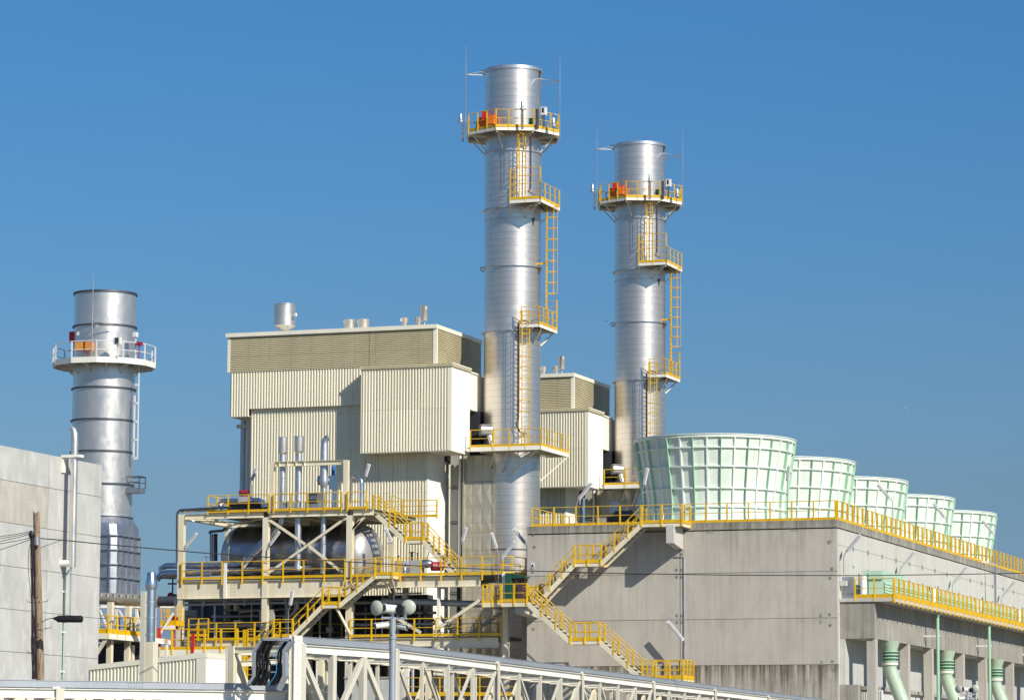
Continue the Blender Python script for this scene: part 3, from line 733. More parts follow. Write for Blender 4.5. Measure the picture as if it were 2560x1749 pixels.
# ================================================================== TALL STACKS
def tall_stack():
    c0 = at(1279, 1250, Y=YSt); c = Vector((c0.x, YSt, 0)); r = 71.4 * 221 / FP
    yf = YSt - r
    zf = lambda n, x, y: A(n, x, y, Y=yf).z
    ztop = zf(9, 555, 210)
    root = thing('exhaust_stack', '', 'chimney', c, 'tall silver exhaust stacks')
    MB().lathe(c, [(r, 2), (r, ztop - .05)], 96).build('shell', M['steel1'], root)
    MB().lathe(c, [(r - .06, ztop - 3), (r - .06, ztop - .02)], 64).build('inner_wall', M['dark'], root)
    MB().ring(c, r - .08, r + .07, ztop - .22, ztop, 96).build('rim', M['galv'], root)
    rings = [(9, 555, 945, .10, .07), (9, 555, 1440, .16, .07), (10, 630, 168, .05, .03), (10, 630, 641, .14, .06), (10, 550, 1290, .16, .07)]
    for n, x, y, dr, h in rings:
        z = zf(n, x, y); MB().ring(c, r - .05, r + dr, z - h / 2, z + h / 2, 96).build('ring_flange', M['galv'], root)
    z = A(5, 1740, 852, Y=yf).z
    MB().ring(c, r - .05, r + .05, z - .06, z, 96).build('ring_flange', M['rim'], root)
    for n, x, y in ((10, 825, 655), (10, 797, 185), (9, 722, 250), (13, 985, 0)):
        p = A(n, x, y, Y=yf + .1)
        if n == 13: continue
        dx = p.x - c.x; yy = YSt - math.sqrt(max(.01, r * r - dx * dx))
        MB().prism([(p.x - .11, yy - .04, p.z + .2), (p.x + .11, yy - .04, p.z + .2), (p.x, yy + .0, p.z - .28)], (0, -.1, 0)).build('lug', M['rim'], root)
    for n, x, y in ((10, 340, 688), (9, 298, 283)):
        p = A(n, x, y, Y=YSt); MB().path([(p.x + .15, YSt, p.z + .15), (p.x - .1, YSt, p.z + .12), (p.x - .14, YSt, p.z), (p.x, YSt, p.z - .14), (p.x + .2, YSt, p.z - .16)], .03, 6).build('lifting_lug', M['rim'], root)
    # --- platform 1 : all round, octagonal
    z1 = A(9, 555, 752, Y=YSt - 2.7).z; R1 = 118.5 * 221 / FP / math.cos(rad(22.5)) * .96
    angs = [rad(22.5 + 45 * k + 22) for k in range(8)]
    pts = [Vector((c.x + R1 * math.cos(a), c.y + R1 * math.sin(a), z1)) for a in angs]
    def plat(name_, pts_, hole=True, fas=.2):
        mb = MB(); n = len(pts_)
        inner = []
        for p in pts_:
            d = (p - Vector((c.x, c.y, p.z))); inner.append(Vector((c.x, c.y, p.z)) + d.normalized() * (r + .05))
        for i in range(n):
            j = (i + 1) % n
            a, b, e, f_ = pts_[i], pts_[j], inner[j], inner[i]
            up = Vector((0, 0, .04)); mb.add([a, b, e, f_, a - up, b - up, e - up, f_ - up], [(0, 1, 2, 3), (7, 6, 5, 4), (0, 4, 5, 1)])
        o = mb.build(name_, M['grate'], root)
        f2 = MB()
        for i in range(n):
            j = (i + 1) % n; f2.bar(pts_[i] - Vector((0, 0, .14)), pts_[j] - Vector((0, 0, .14)), .05, fas)
        f2.build('fascia', M['creamlite'], o)
        return o
    P1 = plat('platform', pts)
    railing_parts(P1, pts, closed=True, spacing=.95, h=1.15, drop=.24, mid=1, pw=.075)
    zr1 = zf(9, 555, 945)
    for a in angs:
        br = MB()
        po = Vector((c.x + R1 * .9 * math.cos(a), c.y + R1 * .9 * math.sin(a), z1 - .25)); pi_ = Vector((c.x + (r + .03) * math.cos(a), c.y + (r + .03) * math.sin(a), zr1 + .02))
        br.bar(po, pi_, .07, .07); br.bar(Vector((c.x + r * math.cos(a), c.y + r * math.sin(a), z1 - .27)), Vector((c.x + R1 * .98 * math.cos(a), c.y + R1 * .98 * math.sin(a), z1 - .27)), .08, .14)
        br.build('bracket', M['cream'], P1)
    # strobes
    for k, (x, yb, yt, Yp) in enumerate(((110, 880, 630, YSt - .6), (643, 770, 520, YSt - 3.0), (910, 760, 665, YSt - 1.5))):
        pb = A(9, x + (18 if k == 0 else 0), yb, Y=Yp); pt = A(9, x, yt, Y=Yp)
        s = MB(); zt2 = pt.z - .62
        MB().bar((pb.x, pb.y, pb.z), (pb.x, pb.y, zt2 - .02), .12, .1).build('strobe_post', M['galv'], P1)
        MB().lathe((pt.x, pt.y, 0), [(0, zt2), (.2, zt2), (.2, zt2 + .07), (.11, zt2 + .12), (.12, zt2 + .2), (.10, zt2 + .52), (.06, zt2 + .58), (0, zt2 + .59)], 20).build('strobe_light', M['galv'], P1)
    for n, x0, x1, y0, y1, mt, Yp, nm in ((9, 290, 336, 618, 690, 'red', YSt - 2.1, 'analyser_box'), (9, 336, 392, 652, 722, 'orange', YSt - 2.3, 'instrument_cover'), (9, 262, 318, 672, 745, 'orange', YSt - 1.9, 'instrument_cover'),
                                          (9, 800, 840, 582, 645, 'white', YSt - 1.8, 'sampling_box'), (9, 697, 724, 680, 712, 'dgreen', YSt - 2.4, 'valve_box'), (9, 757, 768, 600, 760, 'rim', YSt - 2.3, 'riser')):
        a = A(n, x0, y0, Y=Yp); b = A(n, x1, y1, Y=Yp)
        o = MB(); o.box(a.x, b.x, Yp, Yp + .35, b.z, a.z); o.box(a.x - .02, b.x + .02, Yp - .02, Yp + .37, a.z, a.z + .03); o.build(nm, M[mt], P1)
        if nm == 'sampling_box': MB().box(a.x + .1, b.x - .1, Yp - .02, Yp + .01, (a.z + b.z) / 2 - .1, a.z - .06).bar(((a.x + b.x) / 2, Yp + .2, z1), ((a.x + b.x) / 2, Yp + .2, b.z), .05, .05).build('screen', M['black'], P1)
    # --- platform 2 (right front) with tall cage
    def radial(deg, rr, z): return Vector((c.x + rr * math.cos(rad(deg)), c.y + rr * math.sin(rad(deg)), z))
    z2 = A(9, 650, 1372, Y=YSt - 2.8).z
    def sector_platform(z, pts_, name='platform'):
        mb = MB().prism([Vector(p) - Vector((0, 0, .05)) for p in pts_], (0, 0, .05)); o = mb.build(name, M['grate'], root)
        f2 = MB(); n = len(pts_)
        for i in range(n): f2.bar(Vector(pts_[i]) - Vector((0, 0, .13)), Vector(pts_[(i + 1) % n]) - Vector((0, 0, .13)), .05, .2)
        f2.build('fascia', M['creamlite'], o); return o
    def pxy(n, x, Y, z): 
        p = A(n, x, 500, Y=Y); return Vector((p.x, Y, z))
    a = pxy(9, 540, YSt - 2.75, z2); b = pxy(9, 800, YSt - 2.75, z2); e = Vector((b.x, YSt + 1.0, z2))
    ins = [Vector((c.x + r * .9, YSt + 1.0, z2)), Vector((c.x + r * 1.0, YSt - .3, z2)), Vector((c.x + r * .5, YSt - r * .9, z2)), Vector((a.x, YSt - r * 1.0, z2))]
    P2 = sector_platform(z2, [a, b, e] + ins)
    railing_parts(P2, [Vector((a.x, YSt - 1.9, z2)), a, b], h=2.05, mid=3, spacing=1.0, drop=.2, pw=.075)
    railing_parts(P2, [b, e], h=1.12, spacing=.85, drop=.2, pw=.075)
    zb2 = zf(10, 630, 168)
    for p in (a, b, e): 
        br = MB(); d = (p - Vector((c.x, c.y, p.z))).normalized(); q2 = Vector((c.x, c.y, zb2)) + d * (r + .03); br.bar(c + d * (r * 1.0) + Vector((0, 0, z2 - .3)) , p - Vector((0, 0, .3)) - d * .1, .07, .1); br.bar(p - d * .35 - Vector((0, 0, .3)), q2, .06, .06)
        br.build('bracket', M['cream'], P2)
    # --- platform 3 (right)
    z3 = A(10, 905, 1222, Y=YSt - 2.2).z
    a = pxy(10, 905, YSt - 2.2, z3); b = Vector((a.x, YSt + 1.3, z3)); e = Vector((a.x - .3, YSt + 1.32, z3)); s0 = pxy(10, 730, YSt - 2.2, z3)
    P3 = sector_platform(z3, [a, b, e, Vector((c.x + r * .9, YSt + .8, z3)), Vector((c.x + r * .98, YSt - .4, z3)), Vector((c.x + r * .62, YSt - r * .8, z3)), Vector((s0.x + .1, YSt - r * .95, z3)), s0])
    railing_parts(P3, [s0, a], h=1.12, spacing=.95, drop=.05, toe=0)
    railing_parts(P3, [a, b, e], h=1.12, spacing=.8, drop=.2, pw=.07)
    cg = MB().bar(b, b + Vector((0, 0, 2.0)), .09, .05)
    for k in range(5): cg.tube(b + Vector((0, 0, .35 + k * .4)), b + Vector((-1.0, .3, .37 + k * .4)), .022, n=6)
    cg.build('safety_rail', M['yellow'], P3)
    zb3 = A(10, 910, 1425, Y=YSt - .3).z
    for p in (a + Vector((-.1, .8, 0)), e):
        MB().bar(p - Vector((0, 0, .25)), Vector((c.x + r * .93, (p.y + YSt) / 2, zb3)), .09, .09).build('bracket', M['cream'], P3)
    MB().bar((s0.x + .8, s0.y, z3 - .25), (c.x + r * .7, YSt - r * .75, zb3 + .2), .06, .06).build('bracket', M['cream'], P3)
    # --- platform 4 : rectangular, wraps the foot
    z4 = A(11, 700, 1050, Y=YSt - 3.3).z; y0 = YSt - 3.3; y1 = YSt + 2.2
    xa = A(11, 222, 1000, Y=y0).x; xb = A(11, 918, 1000, Y=y0).x
    xc = A(11, 1205, 1100, Y=y1).x
    P4 = MB().box(xa, c.x - r - .02, y0, y1, z4 - .04, z4).box(c.x - r - .019, xb, y0, YSt - r - .02, z4 - .04, z4).box(c.x + r + .02, xb, YSt - r - .019, y1, z4 - .04, z4).build('platform', M['grate'], root)
    MB().box(xa, xb, y0 - .03, y0, z4 - .27, z4 - .0).box(xb, xb + .03, y0 - .03, y1, z4 - .27, z4 - .0).build('fascia', M['creamlite'], P4)
    fr = MB()
    for k in range(6): fr.bar((xa + .2, y0 + .3 + k, z4 - .16), (xb, y0 + .3 + k, z4 - .16), .08, .2)
    fr.build('floor_beam', M['cream'], P4)
    xg = A(11, 452, 900, Y=y0).x
    railing_parts(P4, [Vector((xa, y0, z4)), Vector((xg - .1, y0, z4))], h=1.12, spacing=1.0, drop=.28, pw=.075)
    railing_parts(P4, [Vector((xg, y0, z4)), Vector((xb, y0, z4)), Vector((xb, y1, z4))], h=1.12, spacing=1.25, drop=.28, pw=.075)
    for w0, w1 in (((xb - .3, y0 + .2, z4 - .3), (c.x + r * .3, YSt - r, z4 - 1.6)), ((xb, y1 - .3, z4 - .3), (c.x + r * .9, YSt + .8, z4 - 1.9)), ((xg, y0 + .2, z4 - .3), (c.x - r * .5, YSt - r * .9, z4 - 1.3)), ((xg + .9, y0 + .2, z4 - .3), (c.x, YSt - r, z4 - 1.5))): MB().bar(w0, w1, .08, .08).build('bracket', M['cream'], P4)
    # silencer drum on platform 4
    p = A(11, 362, 895, Y=y0 + 1.6)
    ax = Vector((.80, .60, 0)).normalized() * .42
    MB().tube(p - ax * .7, p + ax, .42, n=28).tube(p + Vector((.3, .1, -.35)), p + Vector((.55, .1, -1.2)), .18, n=16).build('fan_silencer', M['alu'], P4)
    MB().tube(p - ax * .71, p - ax * .73, .39, n=28).build('silencer_cover', M['duct'], P4)
    MB().box(p.x - .6, p.x + .5, y0 + 1.5, y0 + 2.2, z4, z4 + .35).build('fan_base', M['rim'], P4)
    # --- ladders
    def ladder(x, y, z0, z1, cage=True, side=0, c0=None, w=.42, deg=-90, cr=.38, name='ladder'):
        """vertical ladder at (x,y); deg = direction the cage points to"""
        d = Vector((math.cos(rad(deg)), math.sin(rad(deg)), 0)); t = Vector((-d.y, d.x, 0)); p = Vector((x, y, 0))
        mb = MB()
        for s in (-1, 1): mb.bar(p + t * s * w / 2 + Vector((0, 0, z0)), p + t * s * w / 2 + Vector((0, 0, z1)), .06, .05)
        z = z0 + .2
        while z < z1: mb.bar(p + t * w / 2 + Vector((0, 0, z)), p - t * w / 2 + Vector((0, 0, z)), .03, .03); z += .3
        L = mb.build(name, M['yellow'], root)
        if cage:
            mb = MB(); z = (c0 or z0 + 2.2)
            while z <= z1 + .01:
                pp = [p + t * (w / 2 if k < 4.5 else w / 2) * math.cos(math.pi * k / 9) * 1.25 + d * (math.sin(math.pi * k / 9) * cr * 1.9) + Vector((0, 0, z)) for k in range(10)]
                mb.path(pp, .022, 4); z += .72
            zc0 = (c0 or z0 + 2.2)
            for k in (2, 4.5, 7): 
                o = p + t * w / 2 * 1.25 * math.cos(math.pi * k / 9) + d * (math.sin(math.pi * k / 9) * cr * 1.9); mb.bar(o + Vector((0, 0, zc0)), o + Vector((0, 0, z - .72)), .02, .035)
            mb.build('cage', M['yellow'], L)
        return L
    x = pxy(9, 645, YSt - r - .25, 0).x
    ladder(x, YSt - r - .25, z2, z1 + .1)
    x = A(10, 975, 600, Y=YSt - .3).x
    ladder(x, YSt - .25, z3, z2 + .2, deg=25, w=.42)
    mb = MB()
    for zz in (z3 + 4.2, z3 + 8.3): mb.bar((c.x + r - .05, YSt - .25, zz), (x, YSt - .25, zz), .1, .12)
    mb.build('ladder_bracket', M['yellow'], root)
    x = A(11, 770, 500, Y=YSt - r - .3).x
    ladder(x, YSt - r - .3, z4, z3 + .9, w=.5, c0=z4 + 2.3)
    # cable riser beside the ladder
    xk = A(10, 690, 1300, Y=YSt - r - .12).x; zk1 = A(10, 700, 1195, Y=YSt - r - .12).z; zk0 = A(11, 670, 780, Y=YSt - r - .12).z
    cb = MB()
    for k in range(3):
        dx = k * .055
        cb.path([(c.x + r * .95, YSt - .9, zk1 - .12), (xk + .5, YSt - r - .12, zk1 + .02 - dx * .5), (xk + .12 + dx, YSt - r - .12, zk1 - dx), (xk + dx, YSt - r - .12, zk1 - .3), (xk + dx, YSt - r - .12, zk0), (xk - .1 + dx, YSt - r - .12, zk0 - .4), (xk + .15 + dx, YSt - r - .12, zk0 - .85 - dx), (c.x + r * .8, YSt - r * .7, zk0 - .85 - dx)], .022, 5)
    cb.build('cable_riser', M['purple'], root)
    xk = A(9, 702, 900, Y=YSt - r - .12).x; cb = MB()
    zt_ = A(9, 700, 790, Y=YSt - r - .12).z; zb_ = A(9, 700, 1270, Y=YSt - r - .12).z
    for k in range(3): cb.path([(xk + .05 * k, YSt - r * .95 - .12, zt_ + .6), (xk + .05 * k, YSt - r * .95 - .12, zb_), (xk - .08 + .04 * k, YSt - r - .12, zb_ - .3), (xk + .3, YSt - r * .9, zb_ - .5)], .022, 5)
    cb.build('cable_riser', M['purple'], root)
    # lightning rods
    for xr_, yt_, yb_, ya, xi, Yp in ((155, 68, 850, 300, 340, YSt - .5), (966, 125, 860, 352, 800, YSt - .9)):
        p = A(9, xr_, yt_, Y=Yp); pb = A(9, xr_, yb_, Y=Yp); pa_ = A(9, xr_, ya, Y=Yp)
        o = MB().tube((p.x, p.y, pb.z), (p.x, p.y, p.z), .035, .02, n=6); 
        for k in range(3): o.tube((p.x, p.y, p.z - .05), (p.x + .12 * math.cos(k * 2.1), p.y + .12 * math.sin(k * 2.1), p.z + .12), .01, n=4)
        o.build('lightning_rod', M['galv'], root)
        s_ = 1 if xi > xr_ else -1
        if s_ < 0: MB().tube((p.x, p.y, pa_.z), (c.x + r * .97, YSt - .3, pa_.z + .35), .03, n=6).tube((p.x, p.y, pa_.z), (c.x + r * .9, YSt + .8, pa_.z + .1), .03, n=6).build('rod_arm', M['galv'], root)
        else: MB().tube((p.x, p.y, pa_.z), (c.x - s_ * r * .8, YSt - r * .6, pa_.z - .0), .03, n=6).tube((p.x, p.y, pa_.z), (c.x - s_ * r * .96, YSt + .2, pa_.z - .0), .03, n=6).build('rod_arm', M['creamlite'], root)
    return root, c, r
stk, SC, SR = tall_stack()
stk['label'] = 'tallest silver exhaust stack with yellow platforms and ladders, in the middle'
copy_tree(stk, label='second silver exhaust stack with yellow platforms, right of and behind the tallest one', dl=(0, DY2, -.12))

# duct casing joined to the stack
YDu = YSt - 1.75
a = A(5, 1232, 400, Y=YDu); b = A(5, 1600, 400, Y=YDu); zt = A(11, 300, 1140, Y=YDu).z
dc = thing('flue_duct', 'dull sheet-metal duct casing standing between the big building and the tallest stack', 'duct', (a.x, YDu, 0), 'flue duct casings')
w_ = (b.x - a.x)
mb = MB(); 
nx, nz = 4, 12
for i in range(nx):
    for j in range(nz):
        xa, xb = a.x + w_ * i / nx, a.x + w_ * (i + 1) / nx; za, zb = 3 + (zt - 3) * j / nz, 3 + (zt - 3) * (j + 1) / nz
        m_ = ((xa + xb) / 2, YDu - .07, (za + zb) / 2)
        Yd = YDu
        mb.add([(xa + .01, Yd, za + .01), (xb - .01, Yd, za + .01), (xb - .01, Yd, zb - .01), (xa + .01, Yd, zb - .01), m_], [(0, 1, 4), (1, 2, 4), (2, 3, 4), (3, 0, 4)])
mb.build('cross_broken_panels', M['duct'], dc)
MB().box(a.x, b.x, YDu + .01, YSt + 2.5, 3, zt).build('casing', M['duct'], dc)
MB().box(a.x + .0, a.x + .12, YDu - .15, YDu, 3, zt).build('stiffener', M['duct'], dc)
copy_tree(dc, label='dull sheet-metal duct casing beside the second stack, behind the concrete deck', dl=(0, DY2, 0))

# ================================================================== LEFT CHIMNEY
def left_chimney():
    D = 300.0
    c0 = at(253.0, 1284, D=D); Yc = c0.y; c = Vector((c0.x, Yc, 0)); r = 77.2 * D / FP; yf = Yc - r
    zf = lambda n, y, x=752: A(n, x, y, Y=yf).z
    root = thing('exhaust_chimney', 'short wide silver chimney with a white railed platform at the far left', 'chimney', c)
    zt = zf(1, 217); zb = A(2, 760, 357, Y=yf).z
    MB().lathe(c, [(r * .985, zb), (r * 1.0, zf(1, 1368)), (r * 1.0, zt)], 96).build('shell', M['steel3'], root)
    MB().lathe(c, [(r - .08, zt - 4), (r - .08, zt - .02)], 64).build('inner_wall', M['dark'], root)
    MB().ring(c, r - .1, r + .12, zt - .06, zt + .10, 96).build('rim', M['rim'], root)
    for z in (zf(1, 456), zf(1, 908), zf(1, 1139), zf(1, 1368), A(2, 760, 145, Y=yf).z, zb):
        MB().ring(c, r - .05, r + .15, z - .06, z + .06, 96).build('ring_flange', M['rim'] if z != zb else M['galv'], root)
    # platform
    R1 = 128.5 * D / FP; zp = A(1, 752, 697, Y=Yc - R1).z
    n = 12; pts = [Vector((c.x + R1 * math.cos(rad(-90 + 18 + 30 * k)), c.y + R1 * math.sin(rad(-90 + 18 + 30 * k)), zp)) for k in range(n)]
    mb = MB().ring(c, r, R1 * .97, zp - .08, zp - .02, 48); P = mb.build('platform', M['grate'], root)
    f = MB()
    for i in range(n): f.bar(pts[i] - Vector((0, 0, .16)), pts[(i + 1) % n] - Vector((0, 0, .16)), .1, .5)
    f.build('fascia', M['creamlite'], P)
    railing_parts(P, pts, closed=True, spacing=1.6, h=1.5, mat='white', toemat='white', toe=0, drop=.3, pw=.11, rw=.08)
    for k in range(12):
        b = MB(); a = rad(30 * k); b.bar((c.x + r * math.cos(a), c.y + r * math.sin(a), zp - .35), (c.x + R1 * .95 * math.cos(a), c.y + R1 * .95 * math.sin(a), zp - .25), .12, .3)
        b.bar((c.x + r * math.cos(a), c.y + r * math.sin(a), zp - 1.1), (c.x + R1 * .8 * math.cos(a), c.y + R1 * .8 * math.sin(a), zp - .3), .08, .08)
        b.build('bracket', M['creamlite'], P)
    for n_, x0, x1, y0, y1, mt, Yp, nm in ((1, 500, 545, 516, 590, 'red', Yc - 1.6, 'analyser_box'), (1, 545, 660, 592, 648, 'orangel', Yc - R1 * .8, 'instrument_cover'), (1, 815, 862, 556, 604, 'white', Yc - R1 * .82, 'sampling_box'),
                                          (1, 975, 1014, 590, 612, 'crimson', Yc - 1.8, 'beacon'), (1, 958, 980, 520, 552, 'white', Yc - 1.8, 'small_lamp'), (1, 555, 574, 518, 542, 'white', Yc - 2.4, 'small_lamp')):
        a = A(n_, x0, y0, Y=Yp); e = A(n_, x1, y1, Y=Yp); MB().box(a.x, e.x, Yp, Yp + .5, e.z, a.z).bar(((a.x + e.x) / 2, Yp + .3, zp), ((a.x + e.x) / 2, Yp + .3, e.z), .08, .08).build(nm, M[mt], P)
    a = A(1, 832, 560, Y=Yc - R1 * .82 - .02); e = A(1, 856, 598, Y=Yc - R1 * .82 - .02)
    MB().box(a.x, e.x, a.y - .03, a.y, e.z, a.z).build('screen', M['rim'], P)
    # antenna rod
    p = A(1, 674, 108, Y=Yc - R1 * .95); pb = A(1, 660, 725, Y=Yc - R1 * .95)
    MB().tube((p.x, p.y, pb.z), (p.x, p.y, p.z), .07, .035, n=8).build('lightning_rod', M['galv'], root)
    zz = A(1, 662, 435, Y=p.y).z
    MB().tube((p.x, p.y, zz), (p.x - .6, Yc - r * .93, zz - .3), .05, n=6).tube((p.x, p.y, zz), (p.x + 1.2, Yc - r * .96, zz - .3), .05, n=6).build('rod_arm', M['galv'], root)
    # white ladder
    lx0 = A(1, 970, 1100, Y=Yc - .5).x; lx1 = A(1, 998, 1100, Y=Yc - .5).x; zl0 = A(1, 985, 1432, Y=Yc - .5).z
    mb = MB()
    mb.bar((lx0, Yc - .5, zl0), (lx0, Yc - .5, zp - 3), .14, .1).bar((lx1, Yc - .5, zl0), (lx1, Yc - .5, zp - .2), .10, .08)
    for y in (900, 1032, 1165, 1297, 1430): z = A(1, 985, y, Y=Yc - .5).z; mb.bar((lx0, Yc - .5, z), (lx1, Yc - .5, z), .1, .2)
    mb.build('ladder', M['white'], root)
    # small side platform
    a = A(2, 878, 185, Y=Yc); e = A(2, 943, 218, Y=Yc); t = A(2, 943, 110, Y=Yc)
    o = MB().box(a.x - .3, e.x, Yc - .6, Yc + .6, e.z, a.z); o.build('side_platform', M['casing'], root)
    o = MB()
    for y in (Yc - .6, Yc + .6): o.tube((a.x - .3, y, t.z), (e.x, y, t.z), .06, n=6).tube((e.x, y, a.z), (e.x, y, t.z), .06, n=6).tube((a.x - .3, y, (t.z + a.z) / 2), (e.x, y, (t.z + a.z) / 2), .05, n=6)
    o.tube((e.x, Yc - .6, t.z), (e.x, Yc + .6, t.z), .06, n=6); o.build('side_railing', M['rim'], root)
    # transition and gridded box
    zs = A(2, 780, 492, Y=yf).z; zbot = A(2, 770, 885, Y=yf).z
    xr_ = A(2, 966, 700, Y=Yc - 1.5).x; hw = r * 1.0; xl_ = c.x - hw
    def octa(hx, hy, ch, z): return [Vector((c.x + a_, c.y + b_, z)) for a_, b_ in ((-hx + ch, -hy), (hx - ch, -hy), (hx, -hy + ch), (hx, hy - ch), (hx - ch, hy), (-hx + ch, hy), (-hx, hy - ch), (-hx, -hy + ch))]
    K = 16
    def sq(hx, hy, z, rnd):
        o = []
        for k in range(32):
            a_ = rad(k * 11.25 + 5.6); ca, sa = math.cos(a_), math.sin(a_); p_ = 2 + rnd * 10
            s_ = (abs(ca) ** p_ + abs(sa) ** p_) ** (-1 / p_); o.append(Vector((c.x + hx * ca * s_, c.y + hy * sa * s_, z)))
        return o
    L = [sq(r * .985, r * .985, zb, 0), sq(r * 1.0, r * 1.0, zb - .5, .1), sq(hw * 1.0, r * 1.0, zb - (zb - zs) * .45, .35), sq(hw, r * .98, zs, 1), sq(hw, r * .98, zbot, 1)]
    vs = [v_ for l in L for v_ in l]; fs = [(i * 32 + j, i * 32 + (j + 1) % 32, (i + 1) * 32 + (j + 1) % 32, (i + 1) * 32 + j)[::-1] for i in range(4) for j in range(32)]
    MB().add(vs, fs, True).build('transition_duct', M['casing'], root)
    o = MB()
    for y in (492, 588, 684, 772, 884):
        z = A(2, 780, y, Y=yf).z; ring_ = sq(hw + .08, r * .98 + .08, z, 1)
        for i in range(32): o.bar(ring_[i], ring_[(i + 1) % 32], .22, .09)
    o.build('stiffener', M['casing'], root)
    o = MB(); R_ = sq(hw + .04, r * .98 + .04, 0, 1)
    for k in (16, 18, 20, 22, 23, 24, 25, 27, 29, 31, 1, 3):
        p_ = R_[k]; o.bar((p_.x, p_.y, zbot), (p_.x, p_.y, zs), .10, .18)
    o.build('stiffener', M['casing'], root)
    return root
left_chimney()
# ================================================================== LEFT CONCRETE BUILDING
XLB = at(248, 1500, D=192).x; YLE = at(248, 1500, D=192).y
def lz(n, x, y): return A(n, x, y, X=XLB).z
lb = thing('concrete_hall', 'pale stained concrete panel building at the left edge of the photo', 'building', (XLB, YLE, 0))
ztl = (lz(1, 20, 1343) + lz(1, 700, 1468)) / 2
js = [(lz(2, 20, 135) + lz(2, 640, 233)) / 2, (lz(2, 20, 418) + lz(2, 630, 493)) / 2, (lz(2, 20, 702) + lz(2, 620, 768)) / 2, (lz(2, 20, 988) + lz(2, 610, 1035)) / 2, lz(2, 500, 1302)]
hz = [0] + js[::-1] + [ztl]
ye = []; yy = YLE
for x in (310, -100, -420, -800, -1300): ye.append(A(2, x, 700, X=XLB).y)
ye = [YLE] + ye
cols = ['concL', 'concL', 'concL', 'concL', 'concL']
M['concL2'] = concrete('warm_panel_concrete', (.58, .55, .47), .25, .05, .3, .15)
for i in range(5):
    mb = MB(); mw = MB()
    for j in range(6):
        sh = 0 if j % 2 else .0
        (mw if (j == 4 and i > 0) or (j == 1 and i == 2) else mb).box(XLB - .2, XLB, ye[i + 1] + .02, ye[i] - (.02 if i else 0), hz[j] + .015, hz[j + 1] - (.015 if j < 5 else 0))
    mb.build('wall_panels', M['concL'], lb)
    if mw.v: mw.build('wall_panels', M['concL2'], lb)
MB().box(XLB - .3, XLB - .02, ye[-1], YLE - .05, 0, ztl - .05).box(XLB - 14, XLB - .3, YLE - .3, YLE - .02, 0, ztl - .01).build('joint_backing', M['gapcol'], lb)
MB().box(XLB - 14, XLB - .31, ye[-1], YLE - .31, ztl - .5, ztl - .3).build('roof', M['concD'], lb)
# wall pipe with gooseneck
rp = thing('wall_vent_pipe', 'white metal vent pipe with a bent top fixed to the left concrete building', 'pipe', (XLB + .7, A(2, 488, 600, X=XLB + .7).y, 2))
p0 = A(2, 478, 708, X=XLB + .7); pt = A(1, 540, 1310, X=XLB + .7); yv = (p0.y + pt.y) / 2
MB().path([(XLB + .7, yv, p0.z), (XLB + .7, yv, pt.z), (XLB + .68, yv, pt.z + .45), (XLB + .6, yv - .0, pt.z + .68), (XLB + .45, yv, pt.z + .80)], [.2, .2, .19, .17, .12], 16).build('pipe', M['steel3'], rp)
zb = A(1, 500, 1418, X=XLB + .3).z
MB().box(XLB, XLB + 1.15, yv - .25, yv + .25, zb - .07, zb + .07).box(XLB + .01, XLB + .1, yv - .2, yv + .2, zb - .9, zb - .08).build('bracket', M['creamlite'], rp)
zb = A(2, 450, 685, X=XLB + .3).z
MB().tube((XLB, yv, zb), (XLB + .75, yv, zb + .03), .18, n=12).build('bracket', M['creamlite'], rp)
MB().tube((XLB + .62, yv, p0.z), (XLB + .62, yv, A(2, 460, 1020, X=XLB + .6).z), .05, n=8).build('drain', M['galv'], rp)
p = A(2, 432, 760, X=XLB + .1); p2 = A(2, 410, 1440, X=XLB + .1)
cdt = thing('wall_conduit', 'thin green conduit running down the left concrete building below the white pipe', 'pipe', (XLB, p.y, p2.z))
MB().path([(XLB + .35, p.y, p.z + .3), (XLB + .1, p.y, p.z - .1), (XLB + .1, p.y, p2.z)], .045, 8).build('conduit', M['green'], cdt)
mb = MB()
for y in (870, 1140, 1400): z = A(2, 425, y, X=XLB).z; mb.box(XLB, XLB + .18, p.y - .1, p.y + .1, z - .05, z + .05)
mb.build('clip', M['white'], cdt)

# ================================================================== STEEL PLATFORM STRUCTURE
YS, YK = 193.0, 200.0
sx = lambda px, Y=YS: at(px, 1500, Y=Y).x
szn = lambda n, x, y, Y=YS: A(n, x, y, Y=Y).z
def px_at(n, x, y, Y=YS): return A(n, x, y, Y=Y)
zU = (szn(3, 470, 798) + szn(3, 1700, 772)) / 2          # upper deck level
zM = (szn(3, 300, 1470) + szn(3, 1700, 1440) + szn(5, 1300, 1100)) / 3   # main deck level
zL = (szn(6, 400, 795) + szn(6, 1600, 778)) / 2          # lower deck level
sp = thing('steel_platform', 'cream steel frame platform carrying the horizontal drum in front of the big building', 'steel platform', (sx(660), YS, 0))
def col(px0, px1, z0, z1, y=YS, dy=.34, m='cream', name='column'):
    a, b = sx(px0, y), sx(px1, y)
    o = MB(); t = .025
    o.box(a, b, y, y + t, z0, z1).box(a, b, y + dy - t, y + dy, z0, z1).box((a + b) / 2 - t / 2, (a + b) / 2 + t / 2, y + t, y + dy - t, z0, z1)
    o.build(name, M[m], sp); return a, b
xc1 = col(442, 456, 0, zU - .05); xc2 = col(654, 667.5, 0, zU - .36); xc3 = col(864, 878.5, 0, zU - .36)
xe = sx(930); xl = sx(441); xr = sx(1254)
hU = .36
ub = MB().ibeam((xc1[1] + .01, YS + .15, zU - .2 - .0), (xc2[0] - .01, YS + .15, zU - .2), .22, .34).ibeam((xc2[1] + .01, YS + .15, zU - .2), (xc3[0] - .01, YS + .15, zU - .2), .22, .34).ibeam((xc3[1] + .01, YS + .15, zU - .2), (xe, YS + .15, zU - .2), .22, .34)
ub.build('upper_beam', M['cream'], sp)
